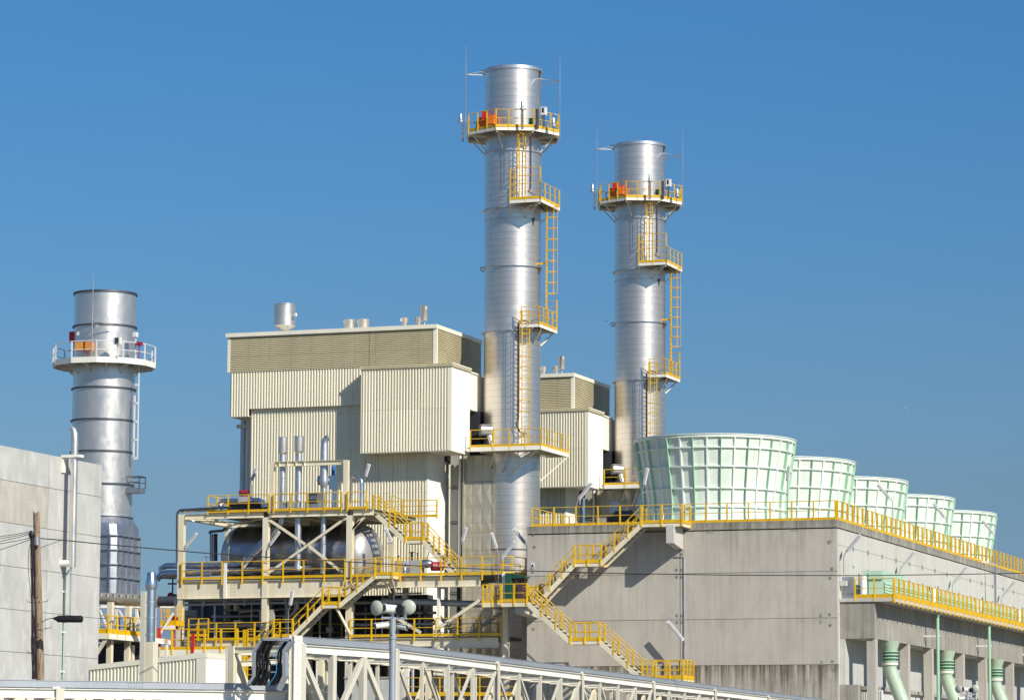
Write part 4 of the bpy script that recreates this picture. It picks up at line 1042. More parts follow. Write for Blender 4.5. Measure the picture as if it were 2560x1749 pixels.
for x_ in (xc1[0] + .17, xc2[0] + .17, xc3[0] + .17):
    MB().box(x_ - .17, x_ + .17, YK, YK + .3, 0, zU - .36).build('column', M['cream'], sp)
    MB().ibeam((x_, YS + .36, zU - .2), (x_, YK, zU - .2), .2, .34).build('cross_beam', M['cream'], sp)
MB().ibeam((xc1[0], YK + .15, zU - .2), (xe, YK + .15, zU - .2), .22, .34).build('upper_beam', M['cream'], sp)
for k in range(9):
    x_ = xc1[0] + .6 + (xe - xc1[0] - .8) * k / 8
    if min(abs(x_ - c[0]) for c in (xc1, xc2, xc3)) > .3: MB().ibeam((x_, YS + .36, zU - .12), (x_, YK, zU - .12), .1, .14).build('joist', M['cream'], sp)
xu0 = sx(516)
MB().box(xu0, xe, YS - .03, YK + .3, zU - .025, zU).build('upper_deck', M['grate'], sp)
MB().bar((xc1[1], YS + .3, zU - .42), (xc2[0], YK - 1, zU - .42), .08, .08).bar((xc1[1], YK - 1, zU - .40), (xc2[0], YS + .3, zU - .40), .08, .08).build('plan_brace', M['creamlite'], sp)
# gantry
zg0, zg1 = szn(3, 1400, 330), szn(3, 1400, 283)
ga = col(669.5, 679.8, zU, szn(3, 1090, 290), YS + .1, .3); gb = col(854.8, 866, zU, szn(3, 1830, 272), YS + .1, .3)
MB().ibeam((ga[1], YS + .25, (zg0 + zg1) / 2), (gb[0], YS + .25, (zg0 + zg1) / 2), .2, .3).build('gantry_beam', M['cream'], sp)
for k in range(4): 
    x_ = ga[1] + (gb[0] - ga[1]) * (.07 + .12 * k); MB().box(x_, x_ + .02, YS + .14, YS + .245, zg0 + .01, zg1 - .01).build('stiffener', M['cream'], sp)
# X bracing
def br(n, x0, y0, x1, y1, w=.16, Y=YS + .2, m='cream'):
    MB().bar(A(n, x0, y0, Y=Y), A(n, x1, y1, Y=Y), w, .09, up=(0, -1, 0)).build('brace', M[m], sp)
br(3, 1075, 862, 1440, 1110); br(3, 1480, 1130, 1810, 1390); br(3, 1845, 850, 1080, 1395, Y=YS + .3)
br(3, 1895, 985, 1985, 870); br(5, 285, 540, 150, 670)
# main girders
zg = szn(4, 1200, 425, YS)
x4 = sx(857)
MB().ibeam((xl, YS + .1, (zM - .08 + zg) / 2), (x4, YS + .1, (zM - .08 + zg) / 2), .3, zM - .08 - zg, .03).build('main_girder', M['cream'], sp)
zg2 = szn(6, 1000, 277)
MB().ibeam((x4 + .01, YS + .15, (zM - .08 + zg2) / 2), (sx(1199), YS + .15, (zM - .08 + zg2) / 2), .3, zM - .08 - zg2, .03).build('main_girder', M['cream'], sp)
hx = (sx(560), sx(567.5)); MB().box(hx[0], hx[1], YS - .14, YS - .06, zg - .01, szn(3, 650, 1297)).build('hanger', M['creamlite'], sp)
bolts = MB()
for px in (583, 591, 827, 833):
    for k in range(5):
        z = zg + .15 + k * (zM - zg - .35) / 4; p = sx(px); bolts.tube((p, YS - .09, z), (p, YS + .0, z), .018, n=6)
bolts.build('bolts', M['duct'], sp)
MB().box(xl, xr + .1, YS - .08, YK + .2, zM - .05, zM - .02).build('main_deck', M['grate'], sp)
for k in range(8):
    x_ = xl + .5 + (xr - xl - 1) * k / 7; MB().ibeam((x_, YS + .3, zM - .25), (x_, YK, zM - .25), .15, .3).build('cross_beam', M['cream'], sp)
# lower deck
zl0 = szn(6, 1300, 908)
MB().ibeam((sx(1080), YS + .1, (zL - .1 + zl0) / 2), (sx(1245), YS + .1, (zL - .1 + zl0) / 2), .25, zL - .1 - zl0, .03).build('lower_girder', M['cream'], sp)
MB().ibeam((sx(460), YS + .1, zL - .35), (sx(1079), YS + .1, zL - .35), .25, .5, .03).build('lower_girder', M['cream'], sp)
MB().box(xl + .3, xr, YS - .05, YK, zL - .05, zL - .02).build('lower_deck', M['grate'], sp)
# right column and its bracing
MB().box(sx(1256, YS), sx(1269.5, YS), YS + .0, YS + .32, 0, szn(6, 1755, 470)).build('column', M['cream'], sp)
MB().box(sx(1085), sx(1090.5), YS + .5, YS + .8, zL, zM - .55).build('column', M['creamlite'], sp)
MB().box(sx(1098), sx(1103), YS + 3, YS + 3.3, zL, zM - .55).build('column', M['navy'], sp)
br(6, 1010, 735, 1490, 415, .2, YS + .2); br(6, 640, 600, 880, 750, .18, YS + .4); br(6, 1420, 740, 1720, 540, .2, YS + 3, 'grey'); br(6, 1060, 560, 1210, 745, .2, YS + 2.8, 'grey')
br(6, 850, 500, 1050, 650, .12, YS + 3, 'navy')
# dark enclosure behind the platform
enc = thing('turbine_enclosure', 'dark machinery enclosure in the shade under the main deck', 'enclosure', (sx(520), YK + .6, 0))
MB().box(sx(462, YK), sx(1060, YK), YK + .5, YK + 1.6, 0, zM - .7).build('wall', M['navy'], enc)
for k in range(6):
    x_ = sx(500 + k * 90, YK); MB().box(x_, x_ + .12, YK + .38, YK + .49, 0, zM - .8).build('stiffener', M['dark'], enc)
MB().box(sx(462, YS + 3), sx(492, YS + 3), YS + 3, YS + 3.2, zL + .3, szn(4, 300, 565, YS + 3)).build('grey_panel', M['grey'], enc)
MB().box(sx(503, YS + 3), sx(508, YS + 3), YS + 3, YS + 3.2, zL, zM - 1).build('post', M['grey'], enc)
for x0, x1, y0, y1, m_ in ((490, 575, 680, 770, 'grey'), (835, 915, 680, 720, 'cream'), (840, 865, 500, 570, 'cream')):
    a = A(4, x0, y0, Y=YS + 2); b = A(4, x1, y1, Y=YS + 2); MB().box(a.x, b.x, YS + 2, YS + 2.4, b.z, a.z).build('support', M[m_], enc)
# yellow guardrails on the frame
GR = 'yellow guardrails'
guardrail('yellow guardrail round the upper deck above the drum', [(xu0, YK, zU), (xu0, YS, zU), (xc2[1] + .05, YS - .0, zU)], spacing=1.35, group=GR, pw=.085, rw=.06, drop=.12)
guardrail('yellow guardrail on the upper deck between the two gantry posts', [(ga[1] + .08, YS, zU), (gb[0] - .05, YS, zU)], spacing=1.3, group=GR, pw=.085, rw=.06, drop=.12)
guardrail('yellow guardrail on the upper deck right of the gantry beside the stair head', [(gb[1] + .05, YS, zU), (sx(913), YS, zU)], spacing=.9, group=GR, pw=.085, rw=.06, drop=.12)
guardrail('yellow guardrail along the back of the upper deck against the corrugated wall', [(xc2[1] + .2, YK, zU), (xe + 1.5, YK, zU)], spacing=1.2, group=GR, pw=.085, rw=.06, drop=.1, mid=2)
guardrail('long yellow guardrail along the front of the main deck below the drum', [(sx(455), YS - .1, zM), (sx(863), YS - .1, zM)], spacing=1.32, group=GR, pw=.085, rw=.06, drop=.35)
guardrail('yellow guardrail on the main deck left of the stair landing', [(sx(879), YS - .1, zM), (sx(941), YS - .1, zM)], spacing=1.3, group=GR, pw=.085, rw=.06, drop=.3)
x1 = sx(1316)
guardrail('yellow guardrail along the right part of the main deck in front of the flue duct', [(sx(1002), YS - .1, zM), (sx(1258), YS - .1, zM), (sx(1275), YS + .3, zM), (sx(1300), YS + 3.5, zM)], spacing=1.4, group=GR, pw=.085, rw=.06, drop=.35)
guardrail('yellow guardrail along the back of the main deck beside the duct', [(sx(1163, YK), YK, zM), (sx(1300, YK), YK, zM)], spacing=1.4, group=GR, pw=.085, rw=.06, drop=.1)
guardrail('yellow guardrail on the lower deck right of the middle column', [(sx(877), YS - .05, zL), (sx(1254), YS - .05, zL)], spacing=1.4, group=GR, pw=.085, rw=.06, drop=.3)
guardrail('yellow guardrail on the lower deck left of the diagonal stairs', [(A(4, 425, 880, Y=YS).x, YS - .05, zL - .1), (sx(735), YS - .05, zL - .1)], spacing=1.32, group=GR, pw=.085, rw=.06, drop=.2)
guardrail('yellow guardrail at the back of the lower deck behind the stairs', [(sx(745, YK - 2), YK - 2, zL), (sx(855, YK - 2), YK - 2, zL)], spacing=1.3, group=GR, pw=.085, rw=.06, drop=.2)
guardrail('yellow guardrail deep in the lower deck near the flue duct', [(sx(1070, YK), YK - .3, zL), (sx(1250, YK), YK - .3, zL)], spacing=1.4, group=GR, pw=.085, rw=.06, drop=.1)

# stairs 1: from lower deck to main deck
ws = .95
st = thing('staircase', 'cream and yellow staircase climbing to the right below the drum dome', 'staircase', (sx(722), YS - 1.2, zL), 'yellow railed steel staircases')
y0, y1 = YS - 1.2, YS - .25
pp = lambda n, x, y, Y=YS - .7: A(n, x, y, Y=Y)
zl1 = pp(4, 1975, 508).z
a0 = pp(4, 1545, 850); a1 = pp(4, 1885, 520); b0 = pp(4, 2075, 515); b1 = pp(5, 408, 1098)
flight(st, (a0.x, 0, a0.z), (a1.x, 0, zl1), y0, y1)
landing(st, a1.x, b0.x, y0, y1, zl1, 'fb')
zt1 = zM
flight(st, (b0.x, 0, zl1), (b1.x, 0, zt1), y0, y1)
xq = pp(5, 575, 1100).x
landing(st, b1.x, xq, y0, y1, zt1, 'fr')
MB().bar((xq - .1, y0 + .1, zt1 - .22), (xq - .3, YS + .1, zt1 - 1.0), .1, .1).bar((b1.x + .5, y0 + .1, zt1 - .22), (b1.x + .5, YS + .1, zt1 - 1.0), .1, .1).build('knee_brace', M['cream'], st)
pz = pp(4, 2060, 590); pe = pp(4, 2115, 835)
MB().bar((b0.x - .2, y0 + .1, zl1 - .25), (pe.x, YS, pe.z), .1, .16).build('knee_brace', M['cream'], st)
c0 = pp(4, 1330, 870); c1 = pp(4, 1000, 1180)
st = thing('staircase', 'yellow railed staircase going down to the left behind the cable tray riser', 'staircase', (c1.x, YS - 1.2, c1.z), 'yellow railed steel staircases')
flight(st, (c1.x, 0, c1.z), (pp(4, 1330, 870).x, 0, zL), y0, y1)
landing(st, c0.x, a0.x, y0, y1, zL, 'f')
# stairs 2: from the upper deck down to the main deck
Y2 = YS + 1.3
qq = lambda n, x, y: A(n, x, y, Y=Y2 + .3)
st = thing('staircase', 'cream staircase descending from the upper deck across the corrugated wall to the main deck', 'staircase', (qq(5, 1160, 1080).x, Y2, zM), 'yellow railed steel staircases')
h0 = qq(5, 380, 500); l0 = qq(5, 690, 775); l1 = qq(5, 855, 775); e_ = qq(5, 1185, 1080)
flight(st, (l0.x, 0, l0.z), (h0.x, 0, zU), Y2, Y2 + .9)
landing(st, l0.x, l1.x, Y2, Y2 + .9, l0.z, 'fb')
flight(st, (e_.x, 0, zM), (l1.x, 0, l0.z), Y2, Y2 + .9)
MB().box(sx(905), h0.x, YS + .5, Y2 + 1.2, zU - .03, zU).build('landing', M['grate'], st)
a = qq(5, 428, 480); b = qq(5, 578, 520)
railing_parts(st, [Vector((a.x, Y2 + 2.2, a.z)), Vector((b.x, Y2 + 2.2, b.z - .1))], h=1.05, spacing=.9, drop=.1, mid=2)

# stairs 3 on the concrete building
Y3, Y4 = YT - 1.75, YT - 2.75
r3 = lambda n, x, y, Y=Y3: A(n, x, y, Y=Y)
st = thing('staircase', 'upper zigzag staircase on the grey concrete wall, rising right to the fan deck', 'staircase', (r3(7, 430, 830).x, Y3, r3(7, 430, 830).z), 'yellow railed steel staircases')
lp = A(7, 300, 838, Y=Y4); zLP = lp.z
d0 = r3(7, 440, 800); d1 = r3(7, 722, 540); e0_ = r3(7, 925, 540); e1_ = r3(7, 1235, 236)
zl3 = (d1.z + e0_.z) / 2 - .0; zTop = A(7, 1400, 235, Y=Y3).z
flight(st, (d0.x, 0, zLP), (d1.x, 0, zl3), Y3, Y3 + .95)
landing(st, d1.x, e0_.x, Y3, Y3 + .95, zl3, 'fb', spacing=.75)
flight(st, (e0_.x, 0, zl3), (e1_.x, 0, zTop), Y3, Y3 + .95)
landing(st, e1_.x, r3(7, 1545, 240).x, Y3, YT - .07, zTop, 'fr')
st = thing('staircase', 'lower zigzag staircase on the grey concrete wall, falling right from the wide landing', 'staircase', (A(7, 1240, 1400, Y=Y4).x, Y4, A(7, 1240, 1400, Y=Y4).z), 'yellow railed steel staircases')
r4 = lambda n, x, y: A(n, x, y, Y=Y4)
f0 = r4(7, 360, 838); f1 = r4(7, 690, 1135); g0 = r4(7, 912, 1135); g1 = r4(7, 1240, 1425)
x0 = A(7, 160, 835, Y=Y4).x
flight(st, (f1.x, 0, f1.z), (f0.x, 0, zLP), Y4, Y4 + .95)
landing(st, f1.x, g0.x, Y4, Y4 + .95, f1.z, 'fb', spacing=.75)
flight(st, (g1.x, 0, g1.z), (g0.x, 0, f1.z), Y4, Y4 + .95)
landing(st, g1.x, r4(7, 1555, 1420).x, Y4, Y4 + 2.0, g1.z, 'fbr', spacing=.75)
landing(st, x0, f0.x, Y4, YT - .05, zLP, 'fb', t=.24, spacing=.95)
xw = A(7, 8, 835, Y=Y4).x
MB().box(xw, x0 - .01, Y4 + .3, YT + 1.5, zLP - .03, zLP).build('landing', M['grate'], st)
MB().box(xw, x0 - .01, Y4 + .27, Y4 + .30, zLP - .26, zLP).box(xw - .03, xw, Y4 + .3, YT + 1.5, zLP - .26, zLP).build('landing_frame', M['cream'], st)
railing_parts(st, [Vector((xw, YT + 1.3, zLP)), Vector((xw, Y4 + .28, zLP)), Vector((x0 - .05, Y4 + .28, zLP))], spacing=.75, drop=.25, pw=.1)
# dark green cabinet on the landing
a = A(5, 1665, 1095, Y=YT - .6); b = A(5, 1850, 1310, Y=YT - .6)
gc = thing('control_cabinet', 'dark green cabinet with a pale edge standing on the wide stair landing', 'cabinet', (a.x, YT - .6, zLP))
MB().box(a.x, a.x + .30, YT - 1.1, YT - .2, zLP, a.z).build('body', M['dgreen'], gc)
MB().box(a.x + .62, b.x - .35, YT - .5, YT - .15, zLP + .1, a.z - .45).build('door', M['purple'], gc)
MB().box(a.x - .28, a.x - .02, YT - .9, YT - .2, zLP, a.z + .03).build('side_panel', M['creamlite'], gc)
MB().prism([(a.x + .31, YT - .8, a.z - .3), (b.x, YT - .8, a.z - .3), (b.x, YT - .8, a.z - .2), (a.x + .31, YT - .8, a.z + .02)], (0, .7, 0)).build('hood', M['dgreen'], gc)
# camera shadow-casting wall lamp, lamps on poles
L = lambda n, t, b, base, Y, lab, dy=0: tube_light(lab, A(n, t[0], t[1], Y=Y + dy), A(n, b[0], b[1], Y=Y), A(n, base[0], base[1], Y=Y), group='slanted tube lights on poles')
L(3, (368, 1002), (250, 1140), (222, 1290), YS + .2, 'slanted tube light on the left column of the steel frame')
L(3, (962, 348), (910, 478), (905, 790), YS + 2.5, 'slanted tube light on the upper deck in front of the corrugated wall, left')
L(3, (1186, 985), (1090, 1115), (1062, 1250), YS - .05, 'slanted tube light on the frame column in front of the drum')
L(5, (322, 35), (286, 155), (262, 300), YS + 1.5, 'slanted tube light high above the goose-neck pipe on the upper deck')
L(5, (1262, 645), (1222, 780), (1200, 1060), YS + 1.2, 'slanted tube light just left of the flue duct')
L(5, (1722, 660), (1830, 800), (1847, 1060), YS + .8, 'tube light slanting left at the edge of the concrete wall by the tall stack')
L(5, (1735, 785), (1600, 950), (1572, 1200), YS - .4, 'tube light slanting right in front of the tall stack foot')
L(5, (1505, 700), (1555, 850), (1572, 1090), YS + .6, 'grey tube light slanting left in front of the flue duct')
L(5, (478, 655), (540, 785), (500, 812), YS + .5, 'slanted tube light beside the drum dome')
L(4, (1512, 338), (1480, 508), (1458, 880), YS - 1.6, 'slanted tube light on a pole beside the lower stairs')
L(7, (1436, 985), (1556, 1130), (1562, 1390), YT - 1.0, 'slanted tube light on the grey wall beside the lowest stair landing')
L(12, (492, 1222), (376, 1368), (355, 1500), YT + .8, 'slanted tube light behind the deck guardrail near the far building')
L(12, (985, 1090), (952, 1238), (942, 1400), YT - .3, 'white slanted tube light at the stair head in front of the nearest fan stack')
L(14, (1562, 390), (1545, 540), (1545, 905), YT + .3, 'slanted tube light on a pole at the right side of the nearest fan stack')
for k, lab in enumerate(('slanted tube light in front of the third fan stack', 'slanted tube light in front of the fourth fan stack', 'slanted tube light in front of the farthest fan stack')):
    f = [((640, 455), (780, 615), (805, 965)), ((1225, 655), (1352, 812), (1375, 1130)), ((1738, 833), (1862, 985), (1885, 1300))][k]
    Yk = A(15, f[2][0], f[2][1], X=XR - .1).y
    tube_light(lab, A(15, *f[0], Y=Yk), A(15, *f[1], Y=Yk), (XR - .1, Yk, ZD), group='slanted tube lights on poles')
for k, lab in enumerate(('slanted tube light on the side wall nearest the building corner', 'second slanted tube light along the side wall', 'third slanted tube light along the side wall', 'last slanted tube light along the side wall at the right edge')):
    f = [((468, 985), (318, 1165), (290, 1400)), ((1035, 1158), (890, 1335), (866, 1580)), ((1580, 1315), (1440, 1490), (1425, 1700)), ((2085, 1465), (1950, 1630), (1935, 1800))][k]
    Yk = A(15, f[2][0], f[2][1], X=XR + .3).y
    tube_light(lab, A(15, *f[0], Y=Yk), A(15, *f[1], Y=Yk), A(15, *f[2], Y=Yk), group='slanted tube lights on poles')

# ================================================================== DRUM AND PIPES ON THE FRAME
YD = YS + 3.2
zt = A(3, 1300, 925, Y=YD - .2).z; rD = 1.95; zc_ = zt - rD
xd0 = A(3, 570, 1100, Y=YD - 1.5).x; xd1 = at(938, 1380, Y=YD).x - .55
dr = thing('steam_drum', 'dark polished horizontal drum lying between the two decks of the steel frame', 'tank', ((xd0 + xd1) / 2, YD, zM))
def xlathe(name, x0, prof, mat, par, yc=YD, zc=zc_, n=56):
    vs = []; k = len(prof)
    for r_, dx in prof: vs += [(x0 + dx, yc + r_ * math.cos(2 * math.pi * j / n), zc + r_ * math.sin(2 * math.pi * j / n)) for j in range(n)]
    return MB().add(vs, [(i * n + j, (i + 1) * n + j, (i + 1) * n + (j + 1) % n, i * n + (j + 1) % n) for i in range(k - 1) for j in range(n)], True).build(name, M[mat], par)
Ld = xd1 - xd0
xlathe('shell', xd0, [(rD, .9), (rD, Ld - .5)], 'drum', dr)
xlathe('head', xd0, [(0.01, 0), (rD * .45, .06), (rD * .75, .25), (rD * .93, .55), (rD, .9)], 'drum', dr)
xlathe('head', xd1, [(rD, -.5), (rD * .985, -.2), (rD * .92, .12), (rD * .8, .38), (rD * .6, .62), (rD * .35, .78), (.01, .85)], 'dome', dr)
for x_ in (xd0 + .95, xd0 + Ld * .34, xd0 + Ld * .66, xd1 - .55): xlathe('jacket_band', x_, [(rD, 0), (rD + .015, 0), (rD + .015, .05), (rD, .05)], 'duct', dr)
for k in (.25, .75):
    x_ = xd0 + Ld * k; MB().box(x_ - .2, x_ + .2, YD - 1.3, YD + 1.3, zM - .02, zc_ - rD * .6).build('saddle', M['cream'], dr)

PG = 'silver vent pipes through the upper deck'
def riser(label, n, x, w, ytop, ybot, Y, head=None, group=PG, name='vent_pipe'):
    a = A(n, x - w / 2, (ytop + ybot) / 2, Y=Y); b = A(n, x + w / 2, (ytop + ybot) / 2, Y=Y); r_ = (b.x - a.x) / 2; cx = (a.x + b.x) / 2
    zt_ = A(n, x, ytop, Y=Y).z; zb_ = A(n, x, ybot, Y=Y).z
    root = thing(name, label, 'vent pipe', (cx, Y, zb_), group)
    MB().tube((cx, Y, zb_), (cx, Y, zt_), r_, n=24).build('pipe', M['galv'], root)
    mb = MB(); z = zb_ + .8
    while z < zt_: mb.ring(Vector((cx, Y, 0)), r_ - .01, r_ + .014, z, z + .03, 24); z += 1.0
    mb.build('lap_band', M['alu'], root)
    if head:
        hw, y0_, y1_, cn = head; R_ = r_ * hw; z1_ = A(n, x, y0_, Y=Y).z; z0_ = A(n, x, y1_, Y=Y).z; zc2 = A(n, x, y1_ + cn, Y=Y).z
        MB().lathe((cx, Y, 0), [(r_ * .7, zc2), (R_ * .98, z0_), (R_, z0_ + .03), (R_, z1_ - .02), (R_ + .03, z1_), (0, z1_ + .005)], 32).build('silencer', M['steel3'], root)
    return root, cx, r_
riser('left one of the twin silver pipes with wide silencer heads above the upper deck', 3, 1215, 60, 225, 905, YS + .55, (1.47, 52, 205, 22))
riser('right one of the twin silver pipes with wide silencer heads above the upper deck', 3, 1373, 60, 215, 1370, YS + .55, (1.47, 42, 192, 24))
r5, cx5, rr5 = riser('silver pipe with a beak shaped outlet between the gantry posts', 3, 1622, 50, 555, 1400, YS + .55)
zz = lambda y: A(3, 1630, y, Y=YS + .55).z
MB().lathe((cx5, YS + .55, 0), [(rr5, zz(555)), (rr5 * 1.6, zz(508)), (rr5 * 1.6, zz(480)), (rr5 * 1.45, zz(140))], 28).build('wide_section', M['galv'], r5)
MB().path([(cx5, YS + .55, zz(142)), (cx5 + .02, YS + .55, zz(100)), (cx5 + .12, YS + .55, zz(62)), (cx5 + .3, YS + .52, zz(45))], [rr5 * 1.45, rr5 * 1.3, rr5 * 1.15, rr5 * 1.0], 24).build('beak', M['galv'], r5)
MB().tube((cx5 - .45, YS + .9, zz(470)), (cx5 + .6, YS + .9, zz(480)), .27, n=24).tube((cx5 - .5, YS + .9, zz(470)), (cx5 - .45, YS + .9, zz(470)), .3, n=24).build('cross_pipe', M['galv'], r5)
a = A(3, 1735, 500, Y=YS + .9)
MB().box(a.x - .26, a.x + .3, YS + .6, YS + 1.2, A(3, 1700, 568, Y=YS + .9).z, A(3, 1700, 432, Y=YS + .9).z).tube((a.x - .03, YS + .9, zU), (a.x - .03, YS + .9, A(3, 1700, 568, Y=YS + .9).z), .17, n=20).build('valve_body', M['alu'], r5)
p = A(3, 1720, 430, Y=YS + .9); p2 = A(3, 1717, 345, Y=YS + .9); bv = thing('relief_valve', 'bright blue spring valve with a cut-off top beside the beak shaped pipe', 'valve', p)
MB().tube(p, (p.x, p.y, p2.z), .13, n=18).build('body', M['blue'], bv)
MB().lathe((p.x, p.y, 0), [(.13, p2.z), (.10, p2.z + .1), (.03, p2.z + .16), (0, p2.z + .17)], 16).build('cap', M['blue'], bv)
# gooseneck
Yg = YS + .7; G = lambda n, x, y: A(n, x, y, Y=Yg)
gn = thing('gooseneck_pipe', 'silver goose-neck pipe looping over on the upper deck near the stair head', 'pipe', G(5, 130, 440), 'silver process pipes')
def pathpts(n, ps, Y): return [A(n, x, y, Y=Y) for x, y in ps]
MB().path(pathpts(5, [(60, 435), (105, 430), (125, 400), (130, 200), (140, 175), (165, 165), (225, 185), (243, 195), (247, 220), (247, 460)], Yg), .135, 16).build('pipe', M['alu'], gn)
# big diagonal pipes in front of the drum
dg = thing('diagonal_pipe', 'pair of silver pipes slanting down to the left in front of the drum', 'pipe', A(3, 840, 1320, Y=YS + .9), 'silver process pipes')
MB().path(pathpts(3, [(1208, 850), (1205, 900), (1185, 935), (860, 1290), (820, 1330)], YS + .8), .17, 16).build('pipe', M['alu'], dg)
MB().path(pathpts(3, [(1150, 935), (1100, 985), (835, 1265)], YS + 1.1), .13, 14).build('pipe', M['galv'], dg)
# horizontal deck pipes
hp_ = thing('deck_pipe_run', 'silver horizontal pipes lying on the main deck behind its guardrail', 'pipes', A(3, 100, 1400, Y=YS + .8), 'silver process pipes')
MB().path(pathpts(3, [(30, 1430), (10, 1415), (60, 1400), (200, 1398), (900, 1375), (1500, 1350)], YS + .8), .22, 18).build('pipe', M['alu'], hp_)
MB().path(pathpts(3, [(12, 1420), (10, 1350), (60, 1325), (160, 1322), (440, 1325), (760, 1318), (830, 1300)], YS + 1.4), .19, 16).build('pipe', M['alu'], hp_)
MB().path(pathpts(3, [(-30, 1460), (0, 1420), (80, 1425), (165, 1425)], YS + 1.1), .2, 16).build('pipe', M['galv'], hp_)
MB().path(pathpts(3, [(820, 1350), (1200, 1345), (1210, 1350), (1320, 1345), (1350, 1320), (1350, 1080)], YS + .45), .07, 10).build('pipe', M['galv'], hp_)
# pipe up the left column and across
pc = thing('column_pipe', 'thin grey pipe climbing the left column and turning onto the upper deck', 'pipe', A(3, 170, 1280, Y=YS - .1), 'silver process pipes')
MB().path(pathpts(3, [(168, 1290), (170, 820), (178, 790), (200, 772), (460, 755), (700, 745)], YS - .08), .075, 10).build('pipe', M['rim'], pc)
MB().path(pathpts(3, [(215, 780), (470, 765), (600, 740)], YS + .4), .12, 12).build('pipe', M['alu'], pc)
# equipment on the upper deck
eq = thing('horizontal_vessel', 'small silver horizontal vessel with bent ends on the upper deck at the left', 'vessel', A(3, 600, 770, Y=YS + 1.5))
MB().path(pathpts(3, [(620, 750), (598, 735), (595, 700), (620, 682), (780, 680)], YS + 1.5), .16, 14).build('pipe', M['alu'], eq)
MB().path(pathpts(3, [(900, 680), (980, 678), (1020, 700), (1040, 750)], YS + 1.5), .2, 14).build('pipe', M['alu'], eq)
a = A(3, 795, 640, Y=YS + 1.3); b = A(3, 885, 690, Y=YS + 1.3)
MB().box(a.x, b.x, YS + 1.2, YS + 1.7, b.z, a.z).build('jacket_box', M['grey'], eq)
a = A(3, 650, 700, Y=YS + 1.5); b = A(3, 1040, 770, Y=YS + 1.5); MB().box(a.x, b.x, YS + 1.8, YS + 2.4, zU, a.z).build('skid', M['navy'], eq)
a = A(3, 835, 598, Y=YS + 1.4); ac = thing('valve_actuator', 'crimson valve actuator on the upper deck at the left', 'valve', a)
MB().tube(a - Vector((.3, 0, 0)), a + Vector((.3, 0, 0)), .17, n=18).build('motor', M['crimson'], ac); MB().tube(a + Vector((0, 0, -.5)), a + Vector((0, 0, .1)), .12, n=14).build('neck', M['crimson'], ac)
MB().ring(a + Vector((0, -.35, 0)), .0, .12, -.02, .02, 16).build('hand_wheel', M['rim'], ac)
a = A(3, 1530, 650, Y=YS + 3); MM = thing('pump_motor', 'dark round machine casing on the upper deck behind the third pipe', 'machine', (a.x, a.y, zU))
MB().tube(a - Vector((.3, 0, .1)), a + Vector((.35, 0, -.1)), .42, n=24).build('casing', M['drum'], MM); MB().box(a.x - .5, a.x + .5, a.y - .3, a.y + .3, zU, a.z - .3).build('base', M['galv'], MM)
a = A(3, 1280, 690, Y=YS + 3); bb_ = thing('junction_box', 'small grey junction box on the upper deck behind the twin pipes', 'box', (a.x, a.y, zU))
MB().box(a.x - .35, a.x + .45, a.y, a.y + .3, a.z - .35, a.z).box(a.x - .38, a.x + .48, a.y - .03, a.y + .33, a.z, a.z + .03).build('box', M['grey'], bb_)
# drum left side: vertical pipes
vp = thing('pipe_header', 'dark vertical pipes with a flat header at the left end of the drum', 'pipes', A(3, 520, 1270, Y=YD - 1), 'silver process pipes')
for x in (512, 552): MB().tube(A(3, x, 1275, Y=YD - 1), A(3, x, 1005, Y=YD - 1), .12, n=12).build('pipe', M['navy'] if x > 530 else M['casing'], vp)
MB().path(pathpts(3, [(490, 1005), (500, 985), (620, 975), (650, 950)], YD - 1), .09, 10).build('header', M['rim'], vp)
for k, (x, y) in enumerate(((462, 1235), (1160, 1215), (630, 1195))):
    a = A(3, x, y, Y=YS + .5); hwv = thing('gate_valve', ['gate valve with a dark hand wheel at the left end of the main deck pipes', 'gate valve with a dark hand wheel in front of the drum middle', 'gate valve with a dark hand wheel near the left drum head'][k], 'valve', a, 'small valves on the main deck')
    MB().tube(a, a - Vector((0, 0, 1.2)), .02, n=6).build('stem', M['rim'], hwv)
    w_ = MB(); w_.ring(a, .14, .17, -.015, .015, 16); w_.bar(a - Vector((.15, 0, 0)), a + Vector((.15, 0, 0)), .02, .02); w_.build('hand_wheel', M['rim'], hwv)
    b_ = a - Vector((0, 0, 1.1)); MB().tube(b_ - Vector((.25, 0, 0)), b_ + Vector((.25, 0, 0)), .12, n=14).build('body', M['galv'], hwv)
# machinery right of the dome on the main deck
mc = thing('valve_skid', 'grey jacketed valve boxes with black spindles right of the drum dome', 'machine', A(5, 600, 1060, Y=YS + 1.2))
for x0, x1, y0, y1, mt in ((565, 655, 970, 1060, 'grey'), (715, 820, 965, 1060, 'grey'), (655, 715, 1000, 1060, 'galv')):
    a = A(5, x0, y0, Y=YS + 1.2); b = A(5, x1, y1, Y=YS + 1.2); MB().box(a.x, b.x, YS + 1.2, YS + 1.8, zM, a.z).build('jacket_box', M[mt], mc)
for x, y0, y1, w in ((735, 890, 965, .16), (790, 900, 965, .08), (605, 925, 970, .08)):
    a = A(5, x, y0, Y=YS + 1.4); b = A(5, x, y1, Y=YS + 1.4); MB().tube(b, a, w / 2, n=10).ring(a, 0, w, -.02, .02, 12).build('spindle', M['black'], mc)
a = A(5, 680, 1010, Y=YS + .6)
MB().path([(a.x - .1, a.y, zM), (a.x - .1, a.y, a.z - .1), (a.x - .05, a.y, a.z), (a.x + .12, a.y - .1, a.z + .08)], .13, 14).build('outlet_pipe', M['alu'], mc)
